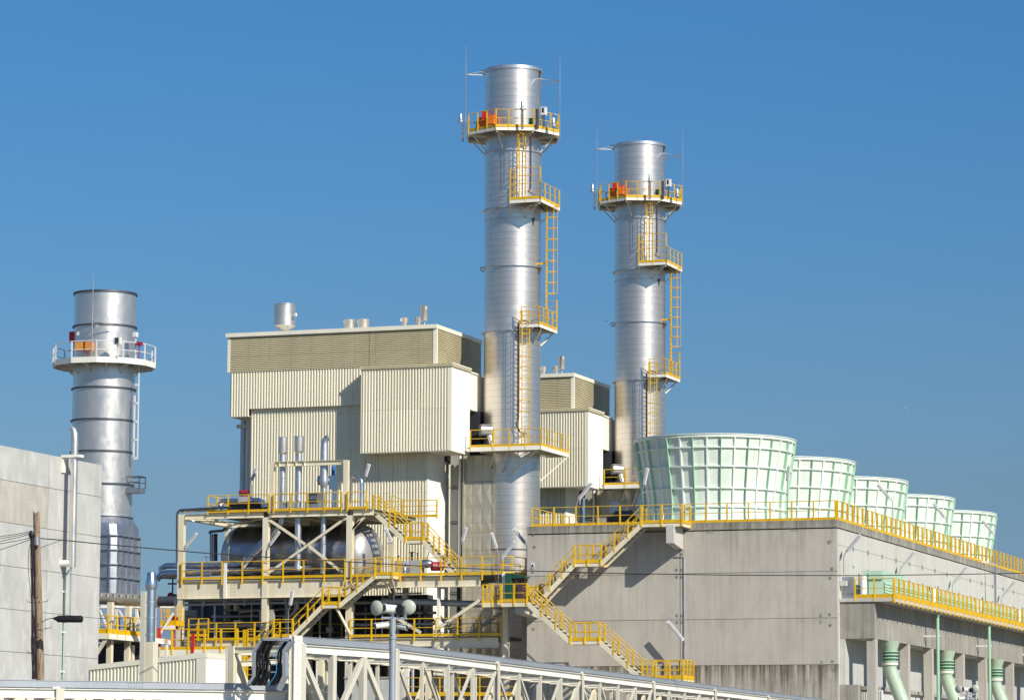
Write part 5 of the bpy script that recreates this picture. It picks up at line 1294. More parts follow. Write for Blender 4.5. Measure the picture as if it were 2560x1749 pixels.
for k, x in enumerate((950, 1010)):
    a = A(5, x, 1025, Y=YS + 1.0 + .3 * k); o_ = thing('red_drum_motor', ['left one of two red round motors on the main deck by the stair foot', 'right one of two red round motors on the main deck by the stair foot'][k], 'motor', a, 'red round motors')
    MB().tube(a - Vector((.13, .1, 0)), a + Vector((.13, .1, 0)), .28, n=22).build('casing', M['crimson'], o_); MB().tube(a - Vector((.18, .12, 0)), a - Vector((.13, .1, 0)), .2, n=22).build('end_cap', M['crimson'], o_)
a = A(5, 870, 1000, Y=YS + 1.5); o_ = thing('jacketed_pump', 'rounded silver pump body on the main deck left of the red motors', 'pump', a)
MB().ball(a, .45, sc=(1.2, .8, .6)).build('body', M['alu'], o_); MB().tube(a, a + Vector((.25, 0, .9)), .03, n=6).build('spindle', M['black'], o_)
# under the main deck
up = thing('underdeck_pipes', 'grey horizontal pipes hanging on brackets below the main girder', 'pipes', A(4, 270, 500, Y=YS + .8))
MB().bar(A(4, 262, 505, Y=YS + .6), A(4, 1850, 475, Y=YS + .6), .12, .12).build('tray', M['tray'], up)
MB().bar(A(4, 262, 455, Y=YS + .9), A(4, 1850, 432, Y=YS + .9), .14, .22).build('tray', M['tray'], up)
for k in range(7):
    x = 265 + 232 * k; y = 505 - 4.4 * k; MB().bar(A(4, x, y + 25, Y=YS + .5), A(4, x, y - 75, Y=YS + .5), .1, .06).build('hanger', M['tray'], up)
MB().tube(A(4, 300, 745, Y=YS + 2.5), A(4, 1290, 735, Y=YS + 2.5), .3, n=18).build('pipe', M['drum'], up)
MB().path(pathpts(4, [(900, 585), (1100, 565), (1350, 560)], YS + 2), .08, 8).path(pathpts(4, [(1400, 635), (1480, 630), (1530, 580), (1560, 530), (1560, 440)], YS + 2), .11, 10).build('pipe', M['galv'], up)
lp_ = thing('long_grey_pipe', 'long grey horizontal pipe under the right part of the main deck', 'pipe', A(6, 500, 420, Y=YS + 1.5))
MB().tube(A(6, 480, 418, Y=YS + 1.5), A(6, 1770, 462, Y=YS + 1.5), .2, n=18).build('pipe', M['tray'], lp_)
MB().path(pathpts(6, [(600, 400), (600, 360), (620, 345), (890, 340)], YS + 1.2), .06, 8).build('branch', M['galv'], lp_)
MB().box(A(6, 700, 300, Y=YS + 1.5).x, A(6, 745, 300, Y=YS + 1.5).x, YS + 1.3, YS + 1.6, A(6, 700, 400, Y=YS + 1.5).z, zM - .5).build('hanger', M['grey'], lp_)
a = A(4, 1130, 560, Y=YS + .5); b = A(4, 1285, 690, Y=YS + .5)
jb = thing('junction_box', 'large grey switch box on posts under the main deck near the stairs', 'box', (a.x, YS + .5, zL))
MB().box(a.x, b.x, YS + .5, YS + .8, b.z, a.z).build('box', M['grey'], jb); MB().box(a.x + .1, b.x - .25, YS + .47, YS + .5, b.z + .12, a.z - .12).build('door', M['concS'], jb)
for x_ in (a.x + .02, b.x - .1): MB().box(x_, x_ + .06, YS + .55, YS + .65, zL, b.z).build('leg', M['galv'], jb)
a = A(4, 118, 402, Y=YS + .8); o_ = thing('blind_flange', 'round crimson disc left of the steel frame below the silver pipes', 'disc', a)
MB().tube(a + Vector((0, .12, 0)), a, .22, n=24).build('disc', M['crimson'], o_)
MB().path([a + Vector((0, .12, 0)), a + Vector((-.0, .9, 0))], .15, 14).build('pipe', M['navy'], o_)
MB().box(a.x - .25, a.x + .3, a.y + .1, a.y + .3, a.z + .72, a.z + .82).tube((a.x + .05, a.y + .2, a.z + .2), (a.x + .05, a.y + .2, a.z + 1.5), .05, n=8).build('support', M['rim'], o_)

a = A(12, 625, 1548, Y=YT + 6); b = A(12, 870, 1500, Y=YT + 6)
fm = thing('fan_motor', 'dark motor skid on the concrete deck behind the guardrail near the stair head', 'machine', (a.x, YT + 6, ZD))
MB().box(a.x, b.x, YT + 6, YT + 7, ZD - .2, b.z - .1).build('base', M['black'], fm)
MB().tube((a.x + .4, YT + 6.5, b.z + .05), (b.x - .3, YT + 6.5, b.z + .05), .24, n=18).build('casing', M['navy'], fm)
a = A(12, 650, 1385, Y=YT + 7); b = A(12, 722, 1480, Y=YT + 7)
o_ = thing('meter_board', 'dark grey board on a post on the concrete deck behind the guardrail', 'board', (a.x, YT + 7, ZD))
MB().box(a.x, b.x, YT + 7, YT + 7.2, b.z, a.z).build('panel', M['casing'], o_); MB().box((a.x + b.x) / 2 - .05, (a.x + b.x) / 2 + .05, YT + 7.05, YT + 7.15, ZD, b.z).build('post', M['rim'], o_)

# packed pipework in the shade below the main deck
rp_ = random.Random(21)
uw = thing('pipe_bundle', 'mixed grey pipes, valves and supports packed in the shade below the main girder', 'pipes', (sx(520), YS + 2.2, zL))
for k in range(13):
    px = 480 + k * 29 + rp_.uniform(-8, 8); Yp = YS + 1.4 + rp_.uniform(0, 2.6); x_ = at(px, 1530, Y=Yp).x
    zt_ = zM - .7 - rp_.uniform(0, .9); r_ = rp_.choice((.04, .06, .09, .12))
    MB().tube((x_, Yp, zL), (x_, Yp, zt_), r_, n=10).build('riser', M[rp_.choice(('galv', 'grey', 'casing', 'duct'))], uw)
    if k % 2: MB().path([(x_, Yp, zt_), (x_, Yp, zt_ + .12), (x_ + .15, Yp, zt_ + .2), (x_ + rp_.uniform(.8, 2.2), Yp, zt_ + .2)], r_, 10).build('elbow', M[rp_.choice(('galv', 'grey', 'casing'))], uw)
    if k % 3 == 0:
        MB().ring((x_, Yp - .2, zL + rp_.uniform(.7, 1.6)), .1, .14, -.015, .015, 14).build('hand_wheel', M['rim'], uw)
        MB().box(x_ - .2, x_ + .2, Yp - .15, Yp + .15, zL + .5, zL + .85).build('valve_box', M['galv'], uw)
for k in range(5):
    Yp = YS + 2.6 + .3 * k; z_ = zL + .7 + .42 * k; a = at(470 + 30 * k, 1530, Y=Yp).x; b = at(700 + 35 * k, 1530, Y=Yp).x
    MB().tube((a, Yp, z_), (b, Yp, z_), .07 + .02 * (k % 3), n=12).build('line', M[('drum', 'casing', 'galv', 'grey', 'drum')[k]], uw)
ub2 = thing('pipe_bundle', 'grey pipes standing in the shade under the right part of the main deck', 'pipes', (sx(900), YS + 2, zL))
for k in range(9):
    px = 890 + k * 22 + rp_.uniform(-6, 6); Yp = YS + 1.8 + rp_.uniform(0, 2.5); x_ = at(px, 1530, Y=Yp).x
    MB().tube((x_, Yp, zL), (x_, Yp, zM - .6 - rp_.uniform(0, 1.2)), rp_.choice((.04, .07, .1)), n=10).build('riser', M[rp_.choice(('galv', 'grey', 'navy'))], ub2)
for k in range(3):
    Yp = YS + 2.8 + .4 * k; a = at(885, 1530, Y=Yp).x; b = at(1090, 1530, Y=Yp).x; z_ = zL + .9 + .7 * k
    MB().tube((a, Yp, z_), (b, Yp, z_), .09, n=12).build('line', M[('galv', 'drum', 'grey')[k]], ub2)
# ================================================================== FOREGROUND PIPE RACK
zLo = at(680, 1707.5, D=100).z
A1 = at(728, 1708.2, D=100.5); A0 = at(-456, 1690.5, Z=A1.z)
B0 = at(757, 1590, D=100); B1 = at(992, 1607.5, Z=B0.z); C1 = at(2066, 1747.4, Z=B0.z)
M['rackpost'] = paint('rack_post_paint', (.68, .655, .54), .5, .12)
def truss(label, P, Q, mains, sub, tray_h, ch_h, W=2.4, H=2.5, pw=.15, ntray=True, first=True, n_off=0, mainw=.2):
    """box rack seen from the side: cable tray, chords, posts, diagonals on both faces, cross beams"""
    P = Vector(P); Q = Vector(Q); d = (Q - P).normalized(); L = (Q - P).length
    nrm = Vector((-d.y, d.x, 0)); nrm = nrm if nrm.y > 0 or nrm.x < 0 else -nrm
    root = thing('pipe_rack', label, 'pipe rack', (P.x, P.y, 0), 'cream steel pipe racks')
    up = Vector((0, 0, 1))
    # tray (a channel, open to the top)
    MB().bar(P - up * tray_h / 2, Q - up * tray_h / 2, .015, tray_h).bar(P - up * (tray_h - .01), Q - up * (tray_h - .01), .06, .015).bar(P - up * .008, Q - up * .008, .05, .014).build('cable_tray', M['tray'], root)
    MB().bar(P + nrm * .6 - up * tray_h / 2, Q + nrm * .6 - up * tray_h / 2, .015, tray_h).bar(P + nrm * .3 - up * (tray_h + .01), Q + nrm * .3 - up * (tray_h + .01), .57, .01).build('cable_tray', M['tray'], root)
    zc1 = tray_h + .04
    for s, m_ in ((0, 'creamlite'), (W, 'cream')):
        o = nrm * (s + .05)
        MB().ibeam(P + o - up * (zc1 + ch_h / 2), Q + o - up * (zc1 + ch_h / 2), .16, ch_h, .02).build('top_chord', M[m_], root)
        MB().ibeam(P + o - up * (zc1 + H), Q + o - up * (zc1 + H), .16, ch_h, .02).build('bottom_chord', M[m_], root)
    zt = zc1 + ch_h; zb = zc1 + H - ch_h / 2
    nb = mains
    for i in range(nb + 1):
        p = P + d * (L * i / nb)
        for s in (0, W):
            o = nrm * (s + .05)
            if s == 0:
                MB().bar(p + o - nrm * .1 - up * (zc1 - .02), p + o - nrm * .1 - up * 9, mainw, .04, up=nrm).bar(p + o - up * (zt - ch_h), p + o - up * 9, .03, .2, up=nrm).build('column', M['rackpost'], root)
                MB().bar(p - d * .22 + o - nrm * .07 - up * (zc1 - .03), p + o - nrm * .07 - up * (zc1 - .03), .06, .05).build('tray_clip', M['creamlite'], root)
            else: MB().bar(p + o - up * zc1, p + o - up * 9, mainw, .16, up=nrm).build('column', M['cream'], root)
        MB().ibeam(p + nrm * .16 - up * (zc1 + ch_h * .5), p + nrm * (W - .05) - up * (zc1 + ch_h * .5), .12, ch_h * .8, .02).build('cross_beam', M['cream'], root)
        if i == nb: break
        ls = L / nb / sub; dirs = [0, 1, 1, -1, -1]
        for j in range(sub):
            a = P + d * (L * i / nb + j * ls); b = a + d * ls
            for s in (0, W):
                o = nrm * (s + .05)
                if j: MB().bar(a + o - up * zt, a + o - up * zb, pw, pw * .9, up=nrm).build('post', M['rackpost'], root)
                if sub >= 4: k = (1 if j < sub / 2 else -1)
                else: k = 1 if (j + i) % 2 == 0 else -1
                e, f = (a, b) if k > 0 else (b, a)
                MB().bar(e + o - up * zt, f + o - up * zb, pw * .9, pw * .6, up=nrm).build('diagonal', M['rackpost'] if s == 0 else M['cream'], root)
            if j: MB().ibeam(a + nrm * .16 - up * (zc1 + ch_h * .5), a + nrm * (W - .05) - up * (zc1 + ch_h * .5), .1, ch_h * .7, .02).build('cross_beam', M['cream'], root)
            MB().ibeam(a + d * ls * .5 + nrm * .16 - up * (zc1 + ch_h * .9), a + d * ls * .5 + nrm * (W - .05) - up * (zc1 + ch_h * .9), .1, .1, .02).build('cross_beam', M['creamlite'], root)
    return root
# right leg runs away from the camera
bays = 6
# main posts sit at 994,1237,1443.5,1625,... : last bay end
C6 = at(2038, 1743.8, Z=B0.z)
dd = (C6 - B1); 
truss('long cream lattice pipe rack receding to the right across the bottom of the photo', B1, B1 + dd * (7 / 6), 7, 4, .175, .23, pw=.115)
truss('short cream lattice rack section between the bent cable riser and the camera mast', B0, B1 - (B1 - B0).normalized() * .15, 1, 3, .20, .24, pw=.2)
lr = truss('cream pipe rack with a grey cable tray along the bottom left edge', A0, A1, 2, 8, .20, .27, pw=.2, mainw=.24)
# bolt groups on trays
for root_, P_, Q_, n_, th in ((lr, A0, A1, 5, .2),):
    d = (Q_ - P_); mb = MB(); dn = d.normalized(); nn = Vector((dn.y, -dn.x, 0))
    for k in (.335, .66, .985):
        c = P_ + d * k
        for dx in (-.2, -.12, -.03, .03, .12, .2):
            for dz in (-.05, .05):
                p = c + dn * dx - Vector((0, 0, th / 2 - dz)); mb.tube(p + nn * .02, p, .014, n=5)
    mb.build('bolts', M['rim'], root_)
# corner column with the bent riser
kc = at(737, 1589, D=99.6); k0 = at(730, 1589, D=99.6).x; k1 = at(743.5, 1589, D=99.6).x
cr = thing('corner_column', 'tall cream steel column at the bend where the tray steps up', 'column', (kc.x, kc.y, 0))
MB().box(k0 + .001, k1 - .021, kc.y - .14, kc.y - .10, 0, kc.z).build('web', M['rackpost'], cr)  # greyer web and lighter flanges paint in the shaded and sunlit faces
MB().box(k1 - .02, k1, kc.y - .18, kc.y + .42, 0, kc.z + .02).box(k0 - .02, k0, kc.y - .18, kc.y + .42, 0, kc.z + .02).build('flange', M['creamlite'], cr)
zz = 0
mb = MB()
for k in range(9): 
    p = at(750, 1600 + k * 22, D=99.6); mb.tube((k1, kc.y + .05, p.z), (k1 + .015, kc.y + .05, p.z), .016, n=6)
mb.build('bolts', M['duct'], cr)
# riser tray
YR = at(560, 1700, D=99).y
rt = thing('cable_riser', 'bent grey cable tray full of thick black cables stepping up to the higher rack', 'cable tray', A(4, 1150, 1400, Y=YR))
def plate(pts, w, name='side_rail', y=YR, dep=.22):
    P = [A(4, a, b, Y=y) for a, b in pts]
    n = len(P); L = []; R_ = []
    for i, p in enumerate(P):
        a = P[max(0, i - 1)]; b = P[min(n - 1, i + 1)]; t = (b - a).normalized(); nx = Vector((t.z, 0, -t.x)); L.append(p + nx * w / 2); R_.append(p - nx * w / 2)
    mb = MB()
    for i in range(n - 1): mb.prism([L[i], L[i + 1], R_[i + 1], R_[i]], (0, .02, 0))
    for i in range(n - 1): mb.prism([L[i], L[i + 1], L[i + 1] + (L[i + 1] - R_[i + 1]) * .08, L[i] + (L[i] - R_[i]) * .08], (0, dep, 0))
    return mb.build(name, M['tray'], rt)
plate([(1005, 1400), (1060, 1318), (1060, 1035), (1158, 892)], .075)
plate([(1335, 1470), (1408, 1310), (1408, 1080), (1405, 1030), (1490, 905)], .095)
plate([(1150, 893), (1320, 897), (1490, 903)], .07, 'top_rail')
for y0, x0, x1 in ((1085, 1085, 1395), (1268, 1085, 1395), (1180, 1085, 1395), (950, 1140, 1440)):
    a = A(4, x0, y0, Y=YR + .18); b = A(4, x1, y0, Y=YR + .18); MB().bar(a, b, .05, .04).build('rung', M['tray'], rt)
rc = random.Random(3)
def cable(off, r_, mat, jit, pts):
    P = [A(4, a + off[i] if isinstance(off, list) else a + off, b, Y=YR + .14 - jit) for i, (a, b) in enumerate(pts)]
    out = []
    for i in range(len(P) - 1):
        for k in range(6):
            t = k / 6; p0, p1, p2, p3 = P[max(0, i - 1)], P[i], P[i + 1], P[min(len(P) - 1, i + 2)]
            out.append(.5 * ((2 * p1) + (p2 - p0) * t + (2 * p0 - 5 * p1 + 4 * p2 - p3) * t * t + (3 * p1 - p0 - 3 * p2 + p3) * t ** 3))
    out.append(P[-1]); MB().path(out, r_, 7).build('cable', M[mat], rt)
for k in range(9):
    o = k * 17; cable([o + rc.uniform(-6, 6) for _ in range(6)], .024, 'black', .05 * (k % 3), [(1010, 1420), (1062, 1340), (1088, 1230), (1092, 1090), (1120, 985), (1165, 905)])
for k in range(4):
    o = k * 15; cable([o + rc.uniform(-8, 8) for _ in range(6)], .026, 'rim' if k == 1 else 'black', .04 * k, [(1150, 1420), (1185, 1330), (1205, 1200), (1195, 1090), (1220, 985), (1290, 905)])
for k in range(4):
    o = k * 14; cable([o + rc.uniform(-4, 4) for _ in range(6)], .02, 'black', .03 * (k % 2), [(1255, 1420), (1320, 1320), (1340, 1230), (1335, 1090), (1360, 1010), (1430, 915)])
cable([0, 0, 0, 0, 0, 0], .012, 'bluecable', .16, [(1228, 1420), (1300, 1320), (1325, 1240), (1318, 1085), (1340, 1010), (1412, 915)])

# ================================================================== HUT AND VENT COLUMN
hc = at(515, 1630, D=150); hl = at(222, 1662, Y=hc.y); hr = at(562, 1635, Z=hc.z); hr.x = hc.x; hr.y = hc.y + 3.6
ht = thing('corrugated_hut', 'low cream corrugated hut behind the grey cable tray at the lower left', 'building', (hc.x, hc.y, 0))
def corr_pq(P, Q, z0, z1, pitch, depth, name, mat, par):
    d = (Q - P); L = d.length; d.normalize(); nn = Vector((d.y, -d.x, 0)); n = round(L / pitch); p = L / n; pr = []
    for i in range(n): pr += [(i * p, 0), (i * p + p * .55, 0), (i * p + p * .66, depth), (i * p + p * .9, depth)]
    pr.append((L, 0)); vs = []
    for u, w in pr:
        for z in (z0, z1): q_ = P + d * u + nn * w; vs.append((q_.x, q_.y, z))
    return MB().add(vs, [(2 * i, 2 * i + 2, 2 * i + 3, 2 * i + 1) for i in range(len(pr) - 1)]).build(name, M[mat], par)
wall_l, wall_c, wall_r = Vector((hl.x, hl.y, 0)), Vector((hc.x, hc.y, 0)), Vector((hr.x, hr.y, 0))
M['cladhut'] = paint('hut_cladding', (.84, .82, .66), .45, .12, .4)
up = Vector((0, 0, 1)); zL_, zR_ = hl.z, hc.z
mbh = MB(); n_ = 34; Lh = wall_c.x - wall_l.x; pr = []
for i in range(n_):
    u = Lh * i / n_; p_ = Lh / n_; pr += [(u, 0), (u + p_ * .5, 0), (u + p_ * .62, .07), (u + p_ * .88, .07)]
pr.append((Lh, 0)); vs = []
for u, w in pr:
    zt_ = zL_ + (zR_ - zL_) * u / Lh - .2
    for z in (0, zt_): vs.append((wall_l.x + u, hc.y - w, z))
mbh.add(vs, [(2 * i, 2 * i + 2, 2 * i + 3, 2 * i + 1) for i in range(len(pr) - 1)]).build('wall_cladding', M['cladhut'], ht)
corrugated(hc.y + .02, hr.y, hc.x, 0, hc.z - .22, pitch=.22, depth=.06, axis='y').build('wall_cladding', M['creamlite'], ht)  # sunlit end wall, its brightness given by a lighter cream
MB().prism([(hl.x, hc.y - .1, zL_ - .22), (hc.x + .05, hc.y - .1, zR_ - .22), (hc.x + .05, hc.y - .1, zR_), (hl.x, hc.y - .1, zL_)], (0, .12, 0)).box(hc.x + .0, hc.x + .06, hc.y + .03, hr.y, zR_ - .22, zR_).build('roof_trim', M['cladhut'], ht)
MB().box(hc.x - .42, hc.x + .03, hc.y - .09, hc.y - .0, 0, zR_ - .23).build('corner_trim', M['cladhut'], ht)
MB().add([(hl.x, hc.y + .03, zL_ - .02), (hc.x, hc.y + .03, zR_ - .02), (hc.x, hr.y, zR_ - .02), (hl.x, hr.y, zL_ - .02)], [(0, 1, 2, 3)]).add([(hl.x, hr.y, 0), (hc.x, hr.y, 0), (hc.x, hr.y, zR_ - .02), (hl.x, hr.y, zL_ - .02)], [(0, 1, 2, 3)]).build('roof', M['trim'], ht)

# stub column behind the hut corner
for px0, px1, py0, D_, lab in ((564, 576, 1617, 146, 'short cream column just right of the corrugated hut'),):
    a = at(px0, py0, D=D_); b = at(px1, py0, D=D_); o_ = thing('hut_column', lab, 'column', (a.x, a.y, 0))
    MB().box(a.x, b.x, a.y, a.y + .35, 0, a.z).build('web', M['cream'], o_); MB().box(b.x + .001, b.x + .03, a.y - .03, a.y + .4, 0, a.z + .02).build('flange', M['creamlite'], o_)
hb0 = at(578, 1630, D=146); hb1 = at(728, 1622, D=146)
o_ = thing('rack_beam', 'cream horizontal beam between the hut column and the tall corner column, behind the cables', 'beam', hb0)
MB().ibeam(hb0, hb1, .2, .32).ibeam(hb0 - up * .5, hb1 - up * .5, .14, .24).build('beam', M['cream'], o_)
b0_ = at(583, 1645, D=146); b1_ = at(612, 1712, D=146); MB().bar(b0_, b1_, .12, .1, up=(0, 1, 0)).build('brace', M['rim'], o_)
D_ = 128
vb = lambda x, y: at(*q(2, x, y), D=D_)
vc = thing('vent_column', 'cream column with a silver vent pipe and conical hood rising over the corrugated hut', 'vent', (vb(1000, 1450).x, vb(1000, 1450).y, 0))
a, b = vb(945, 880), vb(1012, 880); c = vb(1010, 860)
a = vb(948, 880); b = vb(984, 880)
MB().box(a.x, b.x, c.y - .3, c.y + .5, 0, vb(980, 870).z).build('column', M['rackpost'], vc)  # grey tone gives the column its unlit face
r_ = (vb(1046, 900).x - vb(974, 900).x) / 2; cx = (vb(1046, 900).x + vb(974, 900).x) / 2
MB().tube((cx, c.y - .1, vb(1000, 1203).z), (cx, c.y - .1, vb(1000, 850).z), r_, n=28).build('pipe', M['alu'], vc)
mb = MB()
for y in (935, 1040, 1150): mb.ring(Vector((cx, c.y - .1, 0)), r_ - .01, r_ + .012, vb(0, y).z - .015, vb(0, y).z + .015, 28)
mb.build('lap_band', M['galv'], vc)
MB().lathe((cx, c.y - .1, 0), [(r_ * 1.1, vb(0, 852).z), (r_ * 1.32, vb(0, 815).z), (r_ * .98, vb(0, 780).z), (r_ * .92, vb(0, 745).z), (r_ * .8, vb(0, 738).z), (0, vb(0, 737).z)], 28).build('hood', M['alu'], vc)
MB().box(b.x + .002, cx + .22, c.y - .28, c.y + .14, 0, vb(1000, 1205).z).build('lit_column_face', M['cream'], vc)  # lit face of the column, added as a lighter cream box

# ================================================================== LEFT WALKWAY STRUCTURE
YW = at(268, 1580, D=203).y
W_ = lambda x, y, Y=YW: A(20, x, y, Y=Y)
zw = W_(160, 690).z; xw1 = W_(237, 690).x; xw0 = W_(60, 690).x
ww = thing('pipe_bridge', 'cream steel pipe bridge with walkway between the left concrete building and the steel frame', 'pipe bridge', (xw1, YW, 0))
MB().box(xw0 - 3, xw1, YW, YW + 9, zw - .04, zw).build('walkway_deck', M['grate'], ww)
MB().box(xw0 - 3, xw1 + .02, YW - .05, YW, zw - .32, zw + .0).box(xw1, xw1 + .05, YW, YW + 9, zw - .32, zw).build('edge_beam', M['creamlite'], ww)
guardrail('yellow guardrail of the walkway beside the left concrete building', [(xw0 - 2, YW, zw), (xw1 + .02, YW, zw), (xw1 + .02, YW + 4.6, zw)], spacing=1.1, group='yellow guardrails', drop=.28, toe=.3, pw=.11, rw=.07)
guardrail('second yellow guardrail behind the walkway rail beside the left concrete building', [(xw0 - 2, YW + 3.2, zw), (xw1 - .1, YW + 3.2, zw)], spacing=.7, group='yellow guardrails', drop=.1, toe=.2)
guardrail('yellow guardrail farther back on the pipe bridge near the silver vent column', [(W_(565, 0, YW + 6).x, YW + 5.4, zw + 1.0), (W_(800, 0, YW + 6).x, YW + 5.4, zw + 1.0)], spacing=.6, group='yellow guardrails', drop=.2, mid=3, h=1.4)
for Y_ in (YW + 1.2, YW + 3.6, YW + 7):
    MB().box(xw0 + .3, xw0 + .62, Y_, Y_ + .3, 0, W_(0, 300).z).build('column', M['cream'], ww)
    MB().ibeam((xw0 - 3, Y_ + .15, zw - .2), (xw1 - .1, Y_ + .15, zw - .2), .15, .25).build('cross_beam', M['cream'], ww)
ztb = W_(300, 345, YW + 4.9).z
MB().ibeam((xw0 - 2, YW + 4.9, ztb), (W_(1050, 0, YW + 4.9).x, YW + 4.9, ztb - .05), .2, .35).build('top_beam', M['creamlite'], ww)
for x0, x1 in ((135, 250), (360, 520), (580, 650)):
    MB().bar(W_(x0, 380, YW + 4.9), W_(x1, 670, YW + 4.9), .1, .08, up=(0, 1, 0)).build('diagonal', M['creamlite'], ww)
for x in (120, 345, 590): MB().bar(W_(x, 360, YW + 4.9), W_(x, 670, YW + 4.9), .16, .12, up=(0, 1, 0)).build('post', M['creamlite'], ww)
MB().bar(W_(225, 745, YW + .1), W_(85, 970, YW + .1), .2, .14, up=(0, 1, 0)).build('knee_brace', M['cream'], ww)
MB().box(W_(60, 0, YW + 6).x, W_(700, 0, YW + 6).x, YW + 6, YW + 6.4, 0, zw - .35).build('back_panel', M['navy'], ww)
for k, x in enumerate((165, 300, 400, 480, 575)):
    MB().box(W_(x, 900).x, W_(x + 22, 900).x, YW + 4, YW + 4.2, 0, W_(0, 800 + 25 * (k % 2)).z).build('post', M['grey'] if k % 2 else M['cream'], ww)
bp_ = thing('bridge_pipe', 'thick dull silver pipe lying across on the pipe bridge below the left chimney', 'pipe', W_(100, 250, YW + 2), 'silver process pipes')
MB().tube(W_(20, 258, YW + 2), W_(860, 305, YW + 2), .36, n=24).build('pipe', M['duct'], bp_)
MB().tube(W_(860, 300, YW + 2), W_(1060, 300, YW + 2), .3, n=20).build('pipe', M['navy'], bp_)
mb = MB(); a = W_(20, 258, YW + 2); b = W_(860, 305, YW + 2)
for k in range(11): 
    p = a.lerp(b, k / 10.5); mb.box(p.x - .03, p.x + .03, YW + 1.66, YW + 1.75, p.z - .0, p.z + .3)
mb.build('clips', M['alu'], bp_)

# lower front platforms (in front of the steel frame)
YP = YS - 2.4
F_ = lambda x, y, Y=YP: A(20, x, y, Y=Y)
zf1 = F_(1300, 885).z
pf = thing('front_platform', 'low cream platform with a yellow toe board in front of the steel frame', 'steel platform', (F_(835, 890).x, YP, 0))
MB().box(F_(832, 0).x, F_(1830, 0).x, YP, YP + 2.0, zf1 - .05, zf1).build('deck', M['grate'], pf)
MB().box(F_(832, 0).x, F_(1830, 0).x, YP - .04, YP, zf1 - .42, zf1 - .0).build('edge_beam', M['creamlite'], pf)
for x in (900, 1350, 1790): MB().box(F_(x, 0).x, F_(x, 0).x + .3, YP + .2, YP + .5, 0, zf1 - .06).build('column', M['cream'], pf)
guardrail('yellow guardrail of the low front platform right of the silver vent column', [(F_(838, 0).x, YP - .02, zf1), (F_(1820, 0).x, YP - .02, zf1)], spacing=1.2, group='yellow guardrails', drop=.28, h=1.25, pw=.12, rw=.08, toe=.2)
guardrail('low yellow guardrail behind the front platform at the foot of the left frame column', [(F_(1060, 0).x, YP + 2, zf1 + .9), (F_(1300, 0).x, YP + 2, zf1 + .9)], spacing=.7, group='yellow guardrails', drop=.2, h=1.1, mid=2)
# caged ladder platform left of frame column
lcx0, lcx1 = F_(860, 0).x, F_(1035, 0).x; zc0 = F_(900, 590).z
lc = thing('caged_landing', 'small yellow caged landing with mesh rails beside the left frame column', 'landing', (lcx0, YP + 1, zf1))
MB().box(lcx0, lcx1, YP + .4, YP + 1.6, zc0 - .05, zc0).build('deck', M['grate'], lc)
MB().box(lcx0, lcx1, YP + .36, YP + .4, zc0 - .22, zc0).build('fascia', M['creamlite'], lc)
railing_parts(lc, [Vector((lcx0, YP + 1.6, zc0)), Vector((lcx0, YP + .38, zc0)), Vector((lcx1, YP + .38, zc0)), Vector((lcx1, YP + 1.6, zc0))], spacing=.45, h=1.2, mid=3, toe=.3, drop=.1, pw=.05)
MB().bar(F_(1035, 445), F_(855, 720), .14, .08, up=(0, 1, 0)).build('stringer', M['creamlite'], lc)
for k, (x, y0_, y1_) in enumerate(((862, 620, 870), (1030, 480, 850), (1078, 490, 640), (1267, 690, 918))):
    a = F_(x, y0_, YP - .1 + (0 if k in (0, 3) else 1.2)); b = F_(x, y1_, a.y)
    tag(MB().box(a.x - .09, a.x + .09, a.y, a.y + .12, b.z, a.z).build('red_post', M['red'], None, origin=b), ['short red post at the left end of the front platform', 'tall red post beside the yellow caged landing', 'upper red post at the foot of the left frame column', 'lone red post in front of the low yellow guardrail'][k], 'post', 'red posts')
# yellow ladder frame
a = F_(1850, 640); b = F_(1990, 640)
yl = thing('ladder_gate', 'yellow ladder gate with a wide post behind the cable riser', 'ladder', F_(1850, 1280))
MB().box(a.x, a.x + .22, YP + .3, YP + .5, 0, a.z).build('post', M['yellow'], yl)
mb = MB().box(a.x + .3, a.x + .36, YP + .3, YP + .36, 0, a.z).box(b.x - .06, b.x, YP + .3, YP + .36, 0, a.z).box(a.x + .3, b.x, YP + .3, YP + .36, a.z, a.z + .06)
z = 1.0
while z < a.z - .2: mb.box(a.x + .37, b.x - .07, YP + .31, YP + .35, z, z + .04); z += .35
mb.build('ladder', M['yellow'], yl)

# low grey wall and yellow rails seen through the rack
gw = thing('pump_house_wall', 'light grey concrete wall seen through the lattice rack left of the camera mast', 'wall', at(860, 1700, Y=YS - 3))
a = at(862, 1681, Y=YS - 3); b = at(1005, 1681, Y=YS - 3)
MB().box(a.x, b.x, YS - 3, YS - 2.5, 0, a.z - .35).box(a.x + .1, a.x + 1.6, YS - 3.02, YS - 2.6, a.z - .345, a.z + .3).build('wall', M['concL'], gw)
MB().box(a.x - .04, b.x + .04, YS - 3.05, YS - 2.45, a.z - .34, a.z - .24).build('cap', M['concD'], gw)
a = at(1000, 1738, Y=YS - 2); b = at(1300, 1738, Y=YS - 2)
guardrail('yellow guardrail seen low through the lattice rack below the lower deck', [(a.x, YS - 2, a.z), (b.x, YS - 2, b.z)], spacing=1.3, group='yellow guardrails', drop=.3, toe=.22)
fp = thing('ground_platform', 'low cream platform seen through the lattice rack', 'steel platform', (a.x, YS - 2, 0))
MB().box(a.x, b.x, YS - 2, YS - .3, a.z - .05, a.z - .01).build('deck', M['grate'], fp)
for k in range(5): MB().box(a.x + (b.x - a.x) * k / 4, a.x + (b.x - a.x) * k / 4 + .25, YS - 1.9, YS - 1.6, 0, a.z - .06).build('column', M['cream'], fp)
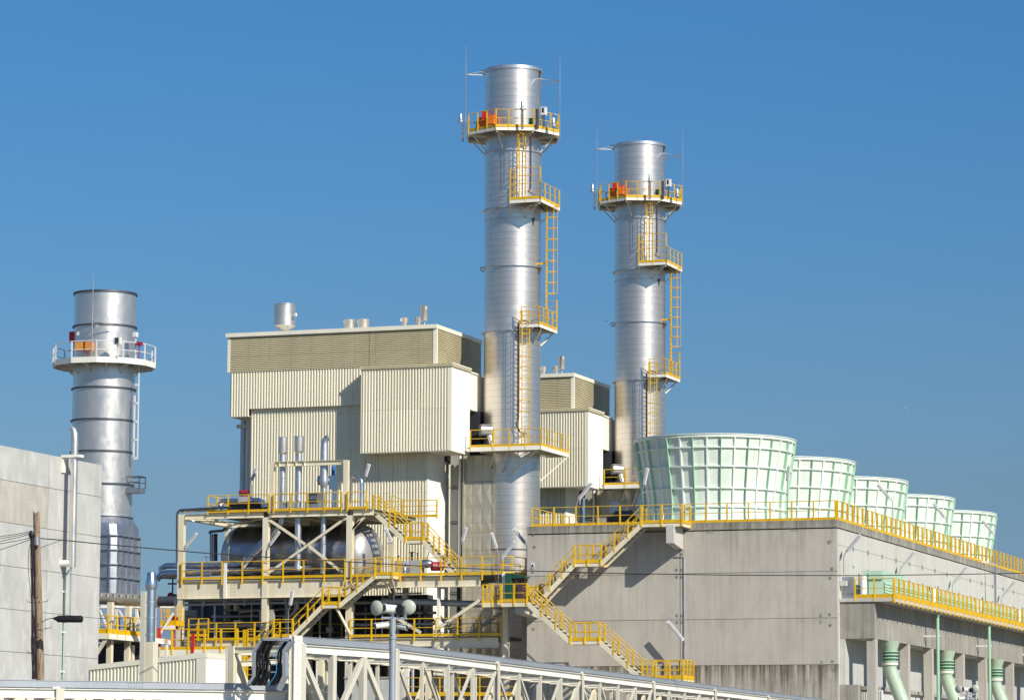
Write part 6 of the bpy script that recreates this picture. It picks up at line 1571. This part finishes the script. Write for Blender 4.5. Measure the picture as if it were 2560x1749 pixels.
for k, px in enumerate((790, 1010, 1110)):
    p = at(px, 1650, Y=YS - 1.2); o_ = thing('pipe_support', ['cream support post seen through the rack left of the grey wall', 'cream support post seen through the rack behind the mast', 'cream support post seen through the rack right of the mast'][k], 'column', (p.x, p.y, 0), 'cream support posts')
    MB().box(p.x, p.x + .3, p.y, p.y + .3, 0, p.z).build('post', M['creamlite'], o_)
    MB().tube((p.x + .55, p.y + .1, 0), (p.x + .55, p.y + .1, p.z - .5), .09, n=10).build('pipe', M['galv'], o_)

# ================================================================== CAMERA MASTS
def mast():
    D_ = 92; C_ = lambda x, y, dy=0: at(*q(6, x, y), D=D_ + dy)
    p = C_(590, 600); root = thing('camera_mast', 'grey mast with two round dishes and white cameras in front of the pipe rack', 'camera mast', (p.x, p.y, 0), 'camera masts')
    MB().tube((p.x, p.y, 0), (p.x, p.y, C_(590, 800).z), .098, .09, n=24).tube((p.x, p.y, C_(590, 800).z), (p.x, p.y, p.z), .085, n=24).tube((p.x, p.y, C_(590, 815).z), (p.x, p.y, C_(590, 790).z), .11, n=24).build('pole', M['tray'], root)
    up = Vector((0, 0, 1))
    def dish(c, r, sgn, nm='dish_cover'):
        nrm_ = Vector((sgn * .45, -.86, -.05)).normalized(); side = nrm_.cross(up).normalized(); u2 = side.cross(nrm_)
        prof = [(0, .30), (.35, .28), (.62, .20), (.85, .07), (1.0, -.1), (.97, -.35), (.5, -.42), (0, -.42)]
        n = 28; vs = []
        for a_, h in prof: vs += [c + side * (r * a_ * math.cos(6.28319 * j / n)) + u2 * (r * a_ * math.sin(6.28319 * j / n)) + nrm_ * (h * r) for j in range(n)]
        fs = [(i * n + j, i * n + (j + 1) % n, (i + 1) * n + (j + 1) % n, (i + 1) * n + j) for i in range(len(prof) - 1) for j in range(n)]
        return MB().add(vs, fs, True).build(nm, M['dish'], root)
    dish(C_(412, 492), .205, -.7); dish(C_(750, 485, .1), .205, .35)
    # central round camera
    c = C_(545, 500); ax = Vector((-.55, -.83, .05)).normalized()
    b = MB().tube(c - ax * .22, c + ax * .12, .115, n=24).tube(c + ax * .12, c + ax * .16, .13, n=24).tube(c - ax * .3, c - ax * .22, .08, .115, n=24); b.build('camera_body', M['white'], root)
    MB().tube(c + ax * .161, c + ax * .165, .085, n=24).build('lens', M['black'], root)
    for k in range(3): MB().tube(c - ax * (.05 + .07 * k), c - ax * (.08 + .07 * k), .122, n=24).build('cooling_ring', M['white'], root)
    MB().bar(p, (p.x, p.y - .0, c.z - .1), .06, .06).bar(C_(470, 595), C_(735, 600), .05, .06).bar(C_(715, 500), C_(718, 590), .07, .07).build('bracket', M['galv'], root)
    MB().box(C_(615, 0).x, C_(690, 0).x, p.y - .05, p.y + .1, C_(0, 560).z, C_(0, 470).z).build('motor_box', M['black'], root)
    # lower cameras
    for (x0, y0_, x1, y1_, r_, nm) in ((410, 682, 605, 660, .075, 1), (735, 700, 640, 680, .07, 2)):
        a, b = C_(x0, y0_, -.1), C_(x1, y1_, .1)
        MB().tube(a, b, r_, n=20).build('bullet_camera', M['white'], root)
        d = (a - b).normalized(); MB().tube(a + d * .001, a + d * .01, r_ * .8, n=20).build('lens', M['rim'], root)
        MB().bar(a + d * .06 + up * (r_ + .01), b + up * (r_ + .01), .13, .012).build('sun_shield', M['white'], root)
    MB().path([C_(600, 720), C_(560, 745), C_(540, 720), C_(545, 700)], .02, 8).path([C_(600, 800, -.15), C_(565, 760, -.15), C_(585, 730, -.12), C_(640, 750, -.1), C_(650, 720, -.1)], .008, 6).path([C_(735, 610), C_(745, 660), C_(690, 690), C_(620, 640)], .009, 6).path([C_(480, 590), C_(540, 620), C_(600, 600)], .009, 6).build('cable_loop', M['black'], root)
    return root, Vector((p.x, p.y, C_(590, 500).z))
m1, mp1 = mast()
m2p = at(2418, 1722, D=174)
m2 = copy_tree(m1, label='distant camera cluster with two round dishes between the green pipes at the lower right', dl=m2p - mp1)
# camera post on the balcony at the right
p = A(15, 1868, 1400, X=XR + .8); pt = A(15, 1850, 1300, X=XR + .8)
cp_ = thing('lamp_post', 'thin dark grey post with a camera head by the side wall at the right', 'post', (p.x, p.y, zst))
MB().box(p.x - .07, p.x + .07, p.y, p.y + .12, zst, pt.z).build('post', M['casing'], cp_)
MB().path([(p.x, p.y, pt.z - .05), (p.x - .1, p.y, pt.z + .12), (p.x - .45, p.y - .1, pt.z + .2)], .04, 8).build('arm', M['galv'], cp_)
MB().bar((p.x - .4, p.y - .1, pt.z + .2), (p.x - .85, p.y - .2, pt.z + .24), .16, .1).build('head', M['white'], cp_)

# ================================================================== UTILITY POLE AND WIRES
pt, pb = at(91, 1280, D=119), at(100.5, 1700, D=119)
dz = (pt - pb); foot = pb - dz * (pb.z / dz.z)
up_ = thing('utility_pole', 'weathered wooden utility pole with a bundle of black cables on its left side', 'utility pole', foot)
n = 20; vs = []; K = 24
for i in range(K + 1):
    t = i / K; c = foot.lerp(pt, t); r_ = .185 + (.11 - .185) * t
    for j in range(n): a = 6.28319 * j / n; rr = r_ * (1 + .03 * math.sin(3 * a + i * .4)); vs.append((c.x + rr * math.cos(a), c.y + rr * math.sin(a), c.z + (.06 * math.sin(a * 2 + 1) if i == K else 0)))
MB().add(vs, [(i * n + j, i * n + (j + 1) % n, (i + 1) * n + (j + 1) % n, (i + 1) * n + j) for i in range(K) for j in range(n)] , True).add(vs[-n:], [tuple(range(n))]).build('shaft', M['wood'], up_)
kn = MB(); rk = random.Random(11)
for k in range(16):
    t = .35 + .6 * rk.random(); c = foot.lerp(pt, t); a = rk.uniform(3.6, 5.9); r_ = .185 - .075 * t; p = c + Vector((r_ * math.cos(a), r_ * math.sin(a), 0)); kn.ball(p, .03, 8, 5, (1, .6, 1.1))
kn.build('knots', M['purple'], up_)
for x, y, s in ((275, 940, 1), (295, 1115, 1), (222, 943, -1), (222, 1278, -1)):
    c = at(*q(2, x, y), D=119); MB().path([c + Vector((-.1 * s, .1, 0)), c + Vector((s * .22, 0, .03)), c + Vector((s * .26, 0, .09))], .012, 6).build('step_bolt', M['rim'], up_)
for k in range(6):
    pts = []
    for i in range(14):
        t = i / 13; c = at(*q(2, 207 + 5 * k + (12 * t), 490 + 960 * t), D=118.7); pts.append(c + Vector((rk.uniform(-.012, .012) - .03, 0, 0)))
    MB().path(pts, .022 if k % 2 else .016, 6).build('riser_cable', M['black'] if k % 3 else M['purple'], up_)
MB().path([at(*q(2, x, y), D=118.6) for x, y in ((205, 540), (190, 600), (188, 720), (205, 900), (213, 1080), (205, 1200), (210, 1330))], .010, 5).build('riser_cable', M['purple'], up_)
MB().ball(at(*q(2, 207, 492), D=118.6), .12, 12, 8, (.8, .6, 1.2)).build('cable_clamp', M['black'], up_)
MB().tube(at(*q(2, 242, 510), D=118.75), at(*q(2, 245, 560), D=118.75), .1, .11, n=14).build('metal_wrap', M['galv'], up_)
def catwire(label, P, r_, D0=119, D1=119, name='overhead_wire'):
    n = len(P); pts = []
    for i, (x, y) in enumerate(P): pts.append(at(x, y, D=D0 + (D1 - D0) * (x - P[0][0]) / (P[-1][0] - P[0][0])))
    o = MB().path(pts, r_, 6).build(name, M['black'], None, origin=pts[0]); return tag(o, label, 'cable', 'overhead wires')
W1 = [(102, 1345), (153, 1349), (249, 1358.5), (366, 1369), (500, 1380.5), (640, 1390), (750, 1397), (861, 1402.7), (1000, 1411), (1124, 1418), (1318, 1426), (1560, 1432.5), (1859, 1437), (2160, 1437.8), (2400, 1434.5), (2620, 1430.5)]
catwire('long black overhead wire crossing the whole photo from the wooden pole to the right edge', W1, .020, 119, 140)
for k, (y0_, y1_) in enumerate(((468, 505), (478, 518), (486, 536), (512, 552), (520, 592))):
    a = q(2, 212, y0_); b = q(2, 0, y1_); c = q(2, -500, y1_ + (y1_ - y0_) * 1.6)
    catwire(['topmost of the black wires running left from the wooden pole', 'second wire from the top running left from the pole', 'middle wire running left from the wooden pole', 'fourth wire from the top running left from the pole', 'lowest of the wires running left from the wooden pole'][k], [a, ((a[0] + b[0]) / 2, (a[1] + b[1]) / 2 + 1), b, c], .012)
catwire('short stay wire between the wooden pole and the long overhead wire', [q(2, 268, 580), q(2, 405, 528)], .010)
sc = thing('splice_closure', 'black sausage shaped cable splice hanging right of the wooden pole', 'cable splice', at(*q(2, 355, 1050), D=118))
MB().path([at(*q(2, x, y), D=118) for x, y in ((350, 1046), (372, 1048), (385, 1050), (540, 1051), (551, 1051))], [.02, .075, .12, .125, .06], 14).build('body', M['black'], sc)
MB().path([at(*q(2, x, y), D=118.5) for x, y in ((280, 1075), (300, 1056), (330, 1047), (355, 1046))], .014, 6).build('lead', M['black'], sc)
MB().bar(at(*q(2, 428, 1030), D=118), at(*q(2, 428, 1075), D=118), .07, .05).build('strap', M['rim'], sc)

# ================================================================== BIRDS
def bird(label, n, x, y, D_, roll, mat, span=.85):
    c = at(*q(n, x, y), D=D_); root = thing('bird', label, 'bird', c, 'birds in the sky')
    ca, sa = math.cos(roll), math.sin(roll)
    def T(v): # local: x span, y forward, z up ; roll about forward axis
        return c + Rv * (v[0] * ca - v[2] * sa) + Vector((0, 0, 1)) * (v[0] * sa + v[2] * ca) + Fv * v[1]
    vs = []; fs = []; n_ = 8
    prof = [(-.22, .005), (-.17, .03), (-.08, .055), (.02, .06), (.10, .045), (.15, .038), (.19, .02), (.23, .004)]
    for yy, r_ in prof: vs += [T((r_ * math.cos(6.283 * j / n_), yy, r_ * math.sin(6.283 * j / n_))) for j in range(n_)]
    fs = [(i * n_ + j, i * n_ + (j + 1) % n_, (i + 1) * n_ + (j + 1) % n_, (i + 1) * n_ + j) for i in range(len(prof) - 1) for j in range(n_)]
    h = span / 2
    for s in (-1, 1):
        o = len(vs); st = [(0, .0, .01, .15), (.35, .05, .10, .14), (.7, .0, .07, .09), (1.0, -.08, .0, .02)]
        for t, fw, z, ch in st:
            for dy, dz in ((ch / 2, 0), (0, .015), (-ch / 2, 0), (0, -.008)): vs.append(T((s * t * h, fw + dy, z + dz)))
        for i in range(3):
            for j in range(4): fs.append((o + i * 4 + j, o + i * 4 + (j + 1) % 4, o + (i + 1) * 4 + (j + 1) % 4, o + (i + 1) * 4 + j))
        fs.append(tuple(o + 12 + j for j in range(4)))
    o = len(vs); vs += [T((-.015, -.18, 0)), T((.015, -.18, 0)), T((.06, -.32, 0)), T((-.06, -.32, 0))]; fs.append((o, o + 1, o + 2, o + 3))
    MB().add(vs, fs, True).build('body', M[mat], root)
bird('dark gliding bird between the two tall stacks', 18, 65, 105, 420, .05, 'rim', .6)
bird('dark bird high in the sky at the right', 19, 1165, 245, 600, -.4, 'casing', .75)
bird('tiny dark bird near the right edge of the sky', 19, 1522, 357, 600, .0, 'casing', .8)
bird('white bird banking steeply above the green fan stacks', 19, 297, 1438, 600, -.8, 'white', 1.5)
SKYRAMP = [(0, (0.18, 0.28, 0.413)), (0.064, (0.221, 0.296, 0.409)), (0.088, (0.241, 0.315, 0.405)), (0.103, (0.243, 0.347, 0.45)), (0.157, (0.223, 0.393, 0.53)), (0.224, (0.197, 0.423, 0.609)), (0.42, (0.34, 0.5, 0.68)), (0.8, (0.58, 0.66, 0.78))]
# ================================================================== LIGHT, SKY, RENDER
SUNV = Vector((3.2, -1.95, 2.45)).normalized()      # direction towards the sun
el = math.asin(SUNV.z); az = math.atan2(SUNV.x, SUNV.y)
w = bpy.data.worlds.new('World'); S.world = w; w.use_nodes = True; nt = w.node_tree
bg = nt.nodes['Background']; sk = nt.nodes.new('ShaderNodeTexSky'); sk.sky_type = 'NISHITA'; sk.sun_disc = False
sk.sun_elevation = el; sk.sun_rotation = az; sk.air_density = 1.0; sk.dust_density = .3; sk.ozone_density = 2.0; sk.altitude = 300
tc = nd(nt, 'ShaderNodeTexCoord'); sp = nd(nt, 'ShaderNodeSeparateXYZ'); nt.links.new(tc.outputs['Generated'], sp.inputs[0])
tint = ramp(nt, sp.outputs[2], SKYRAMP)
bg.inputs['Strength'].default_value = .15
c = mixc(nt, 'MULTIPLY', 1, sk.outputs[0], tint)
nt.links.new(c, bg.inputs['Color'])
sun = bpy.data.lights.new('sun', 'SUN'); sun.energy = 5.0; sun.angle = rad(.53); sun.color = (1, .935, .83)
so = bpy.data.objects.new('sun', sun); COL.objects.link(so); so.location = (0, 0, 60)
so.rotation_euler = (-SUNV).to_track_quat('-Z', 'Y').to_euler()
S.view_settings.view_transform = 'Standard'; S.view_settings.look = 'None'; S.view_settings.exposure = 0; S.view_settings.gamma = 1
S.render.engine = 'CYCLES'
S.cycles.max_bounces = 6
S.render.resolution_x = 1024; S.render.resolution_y = 699
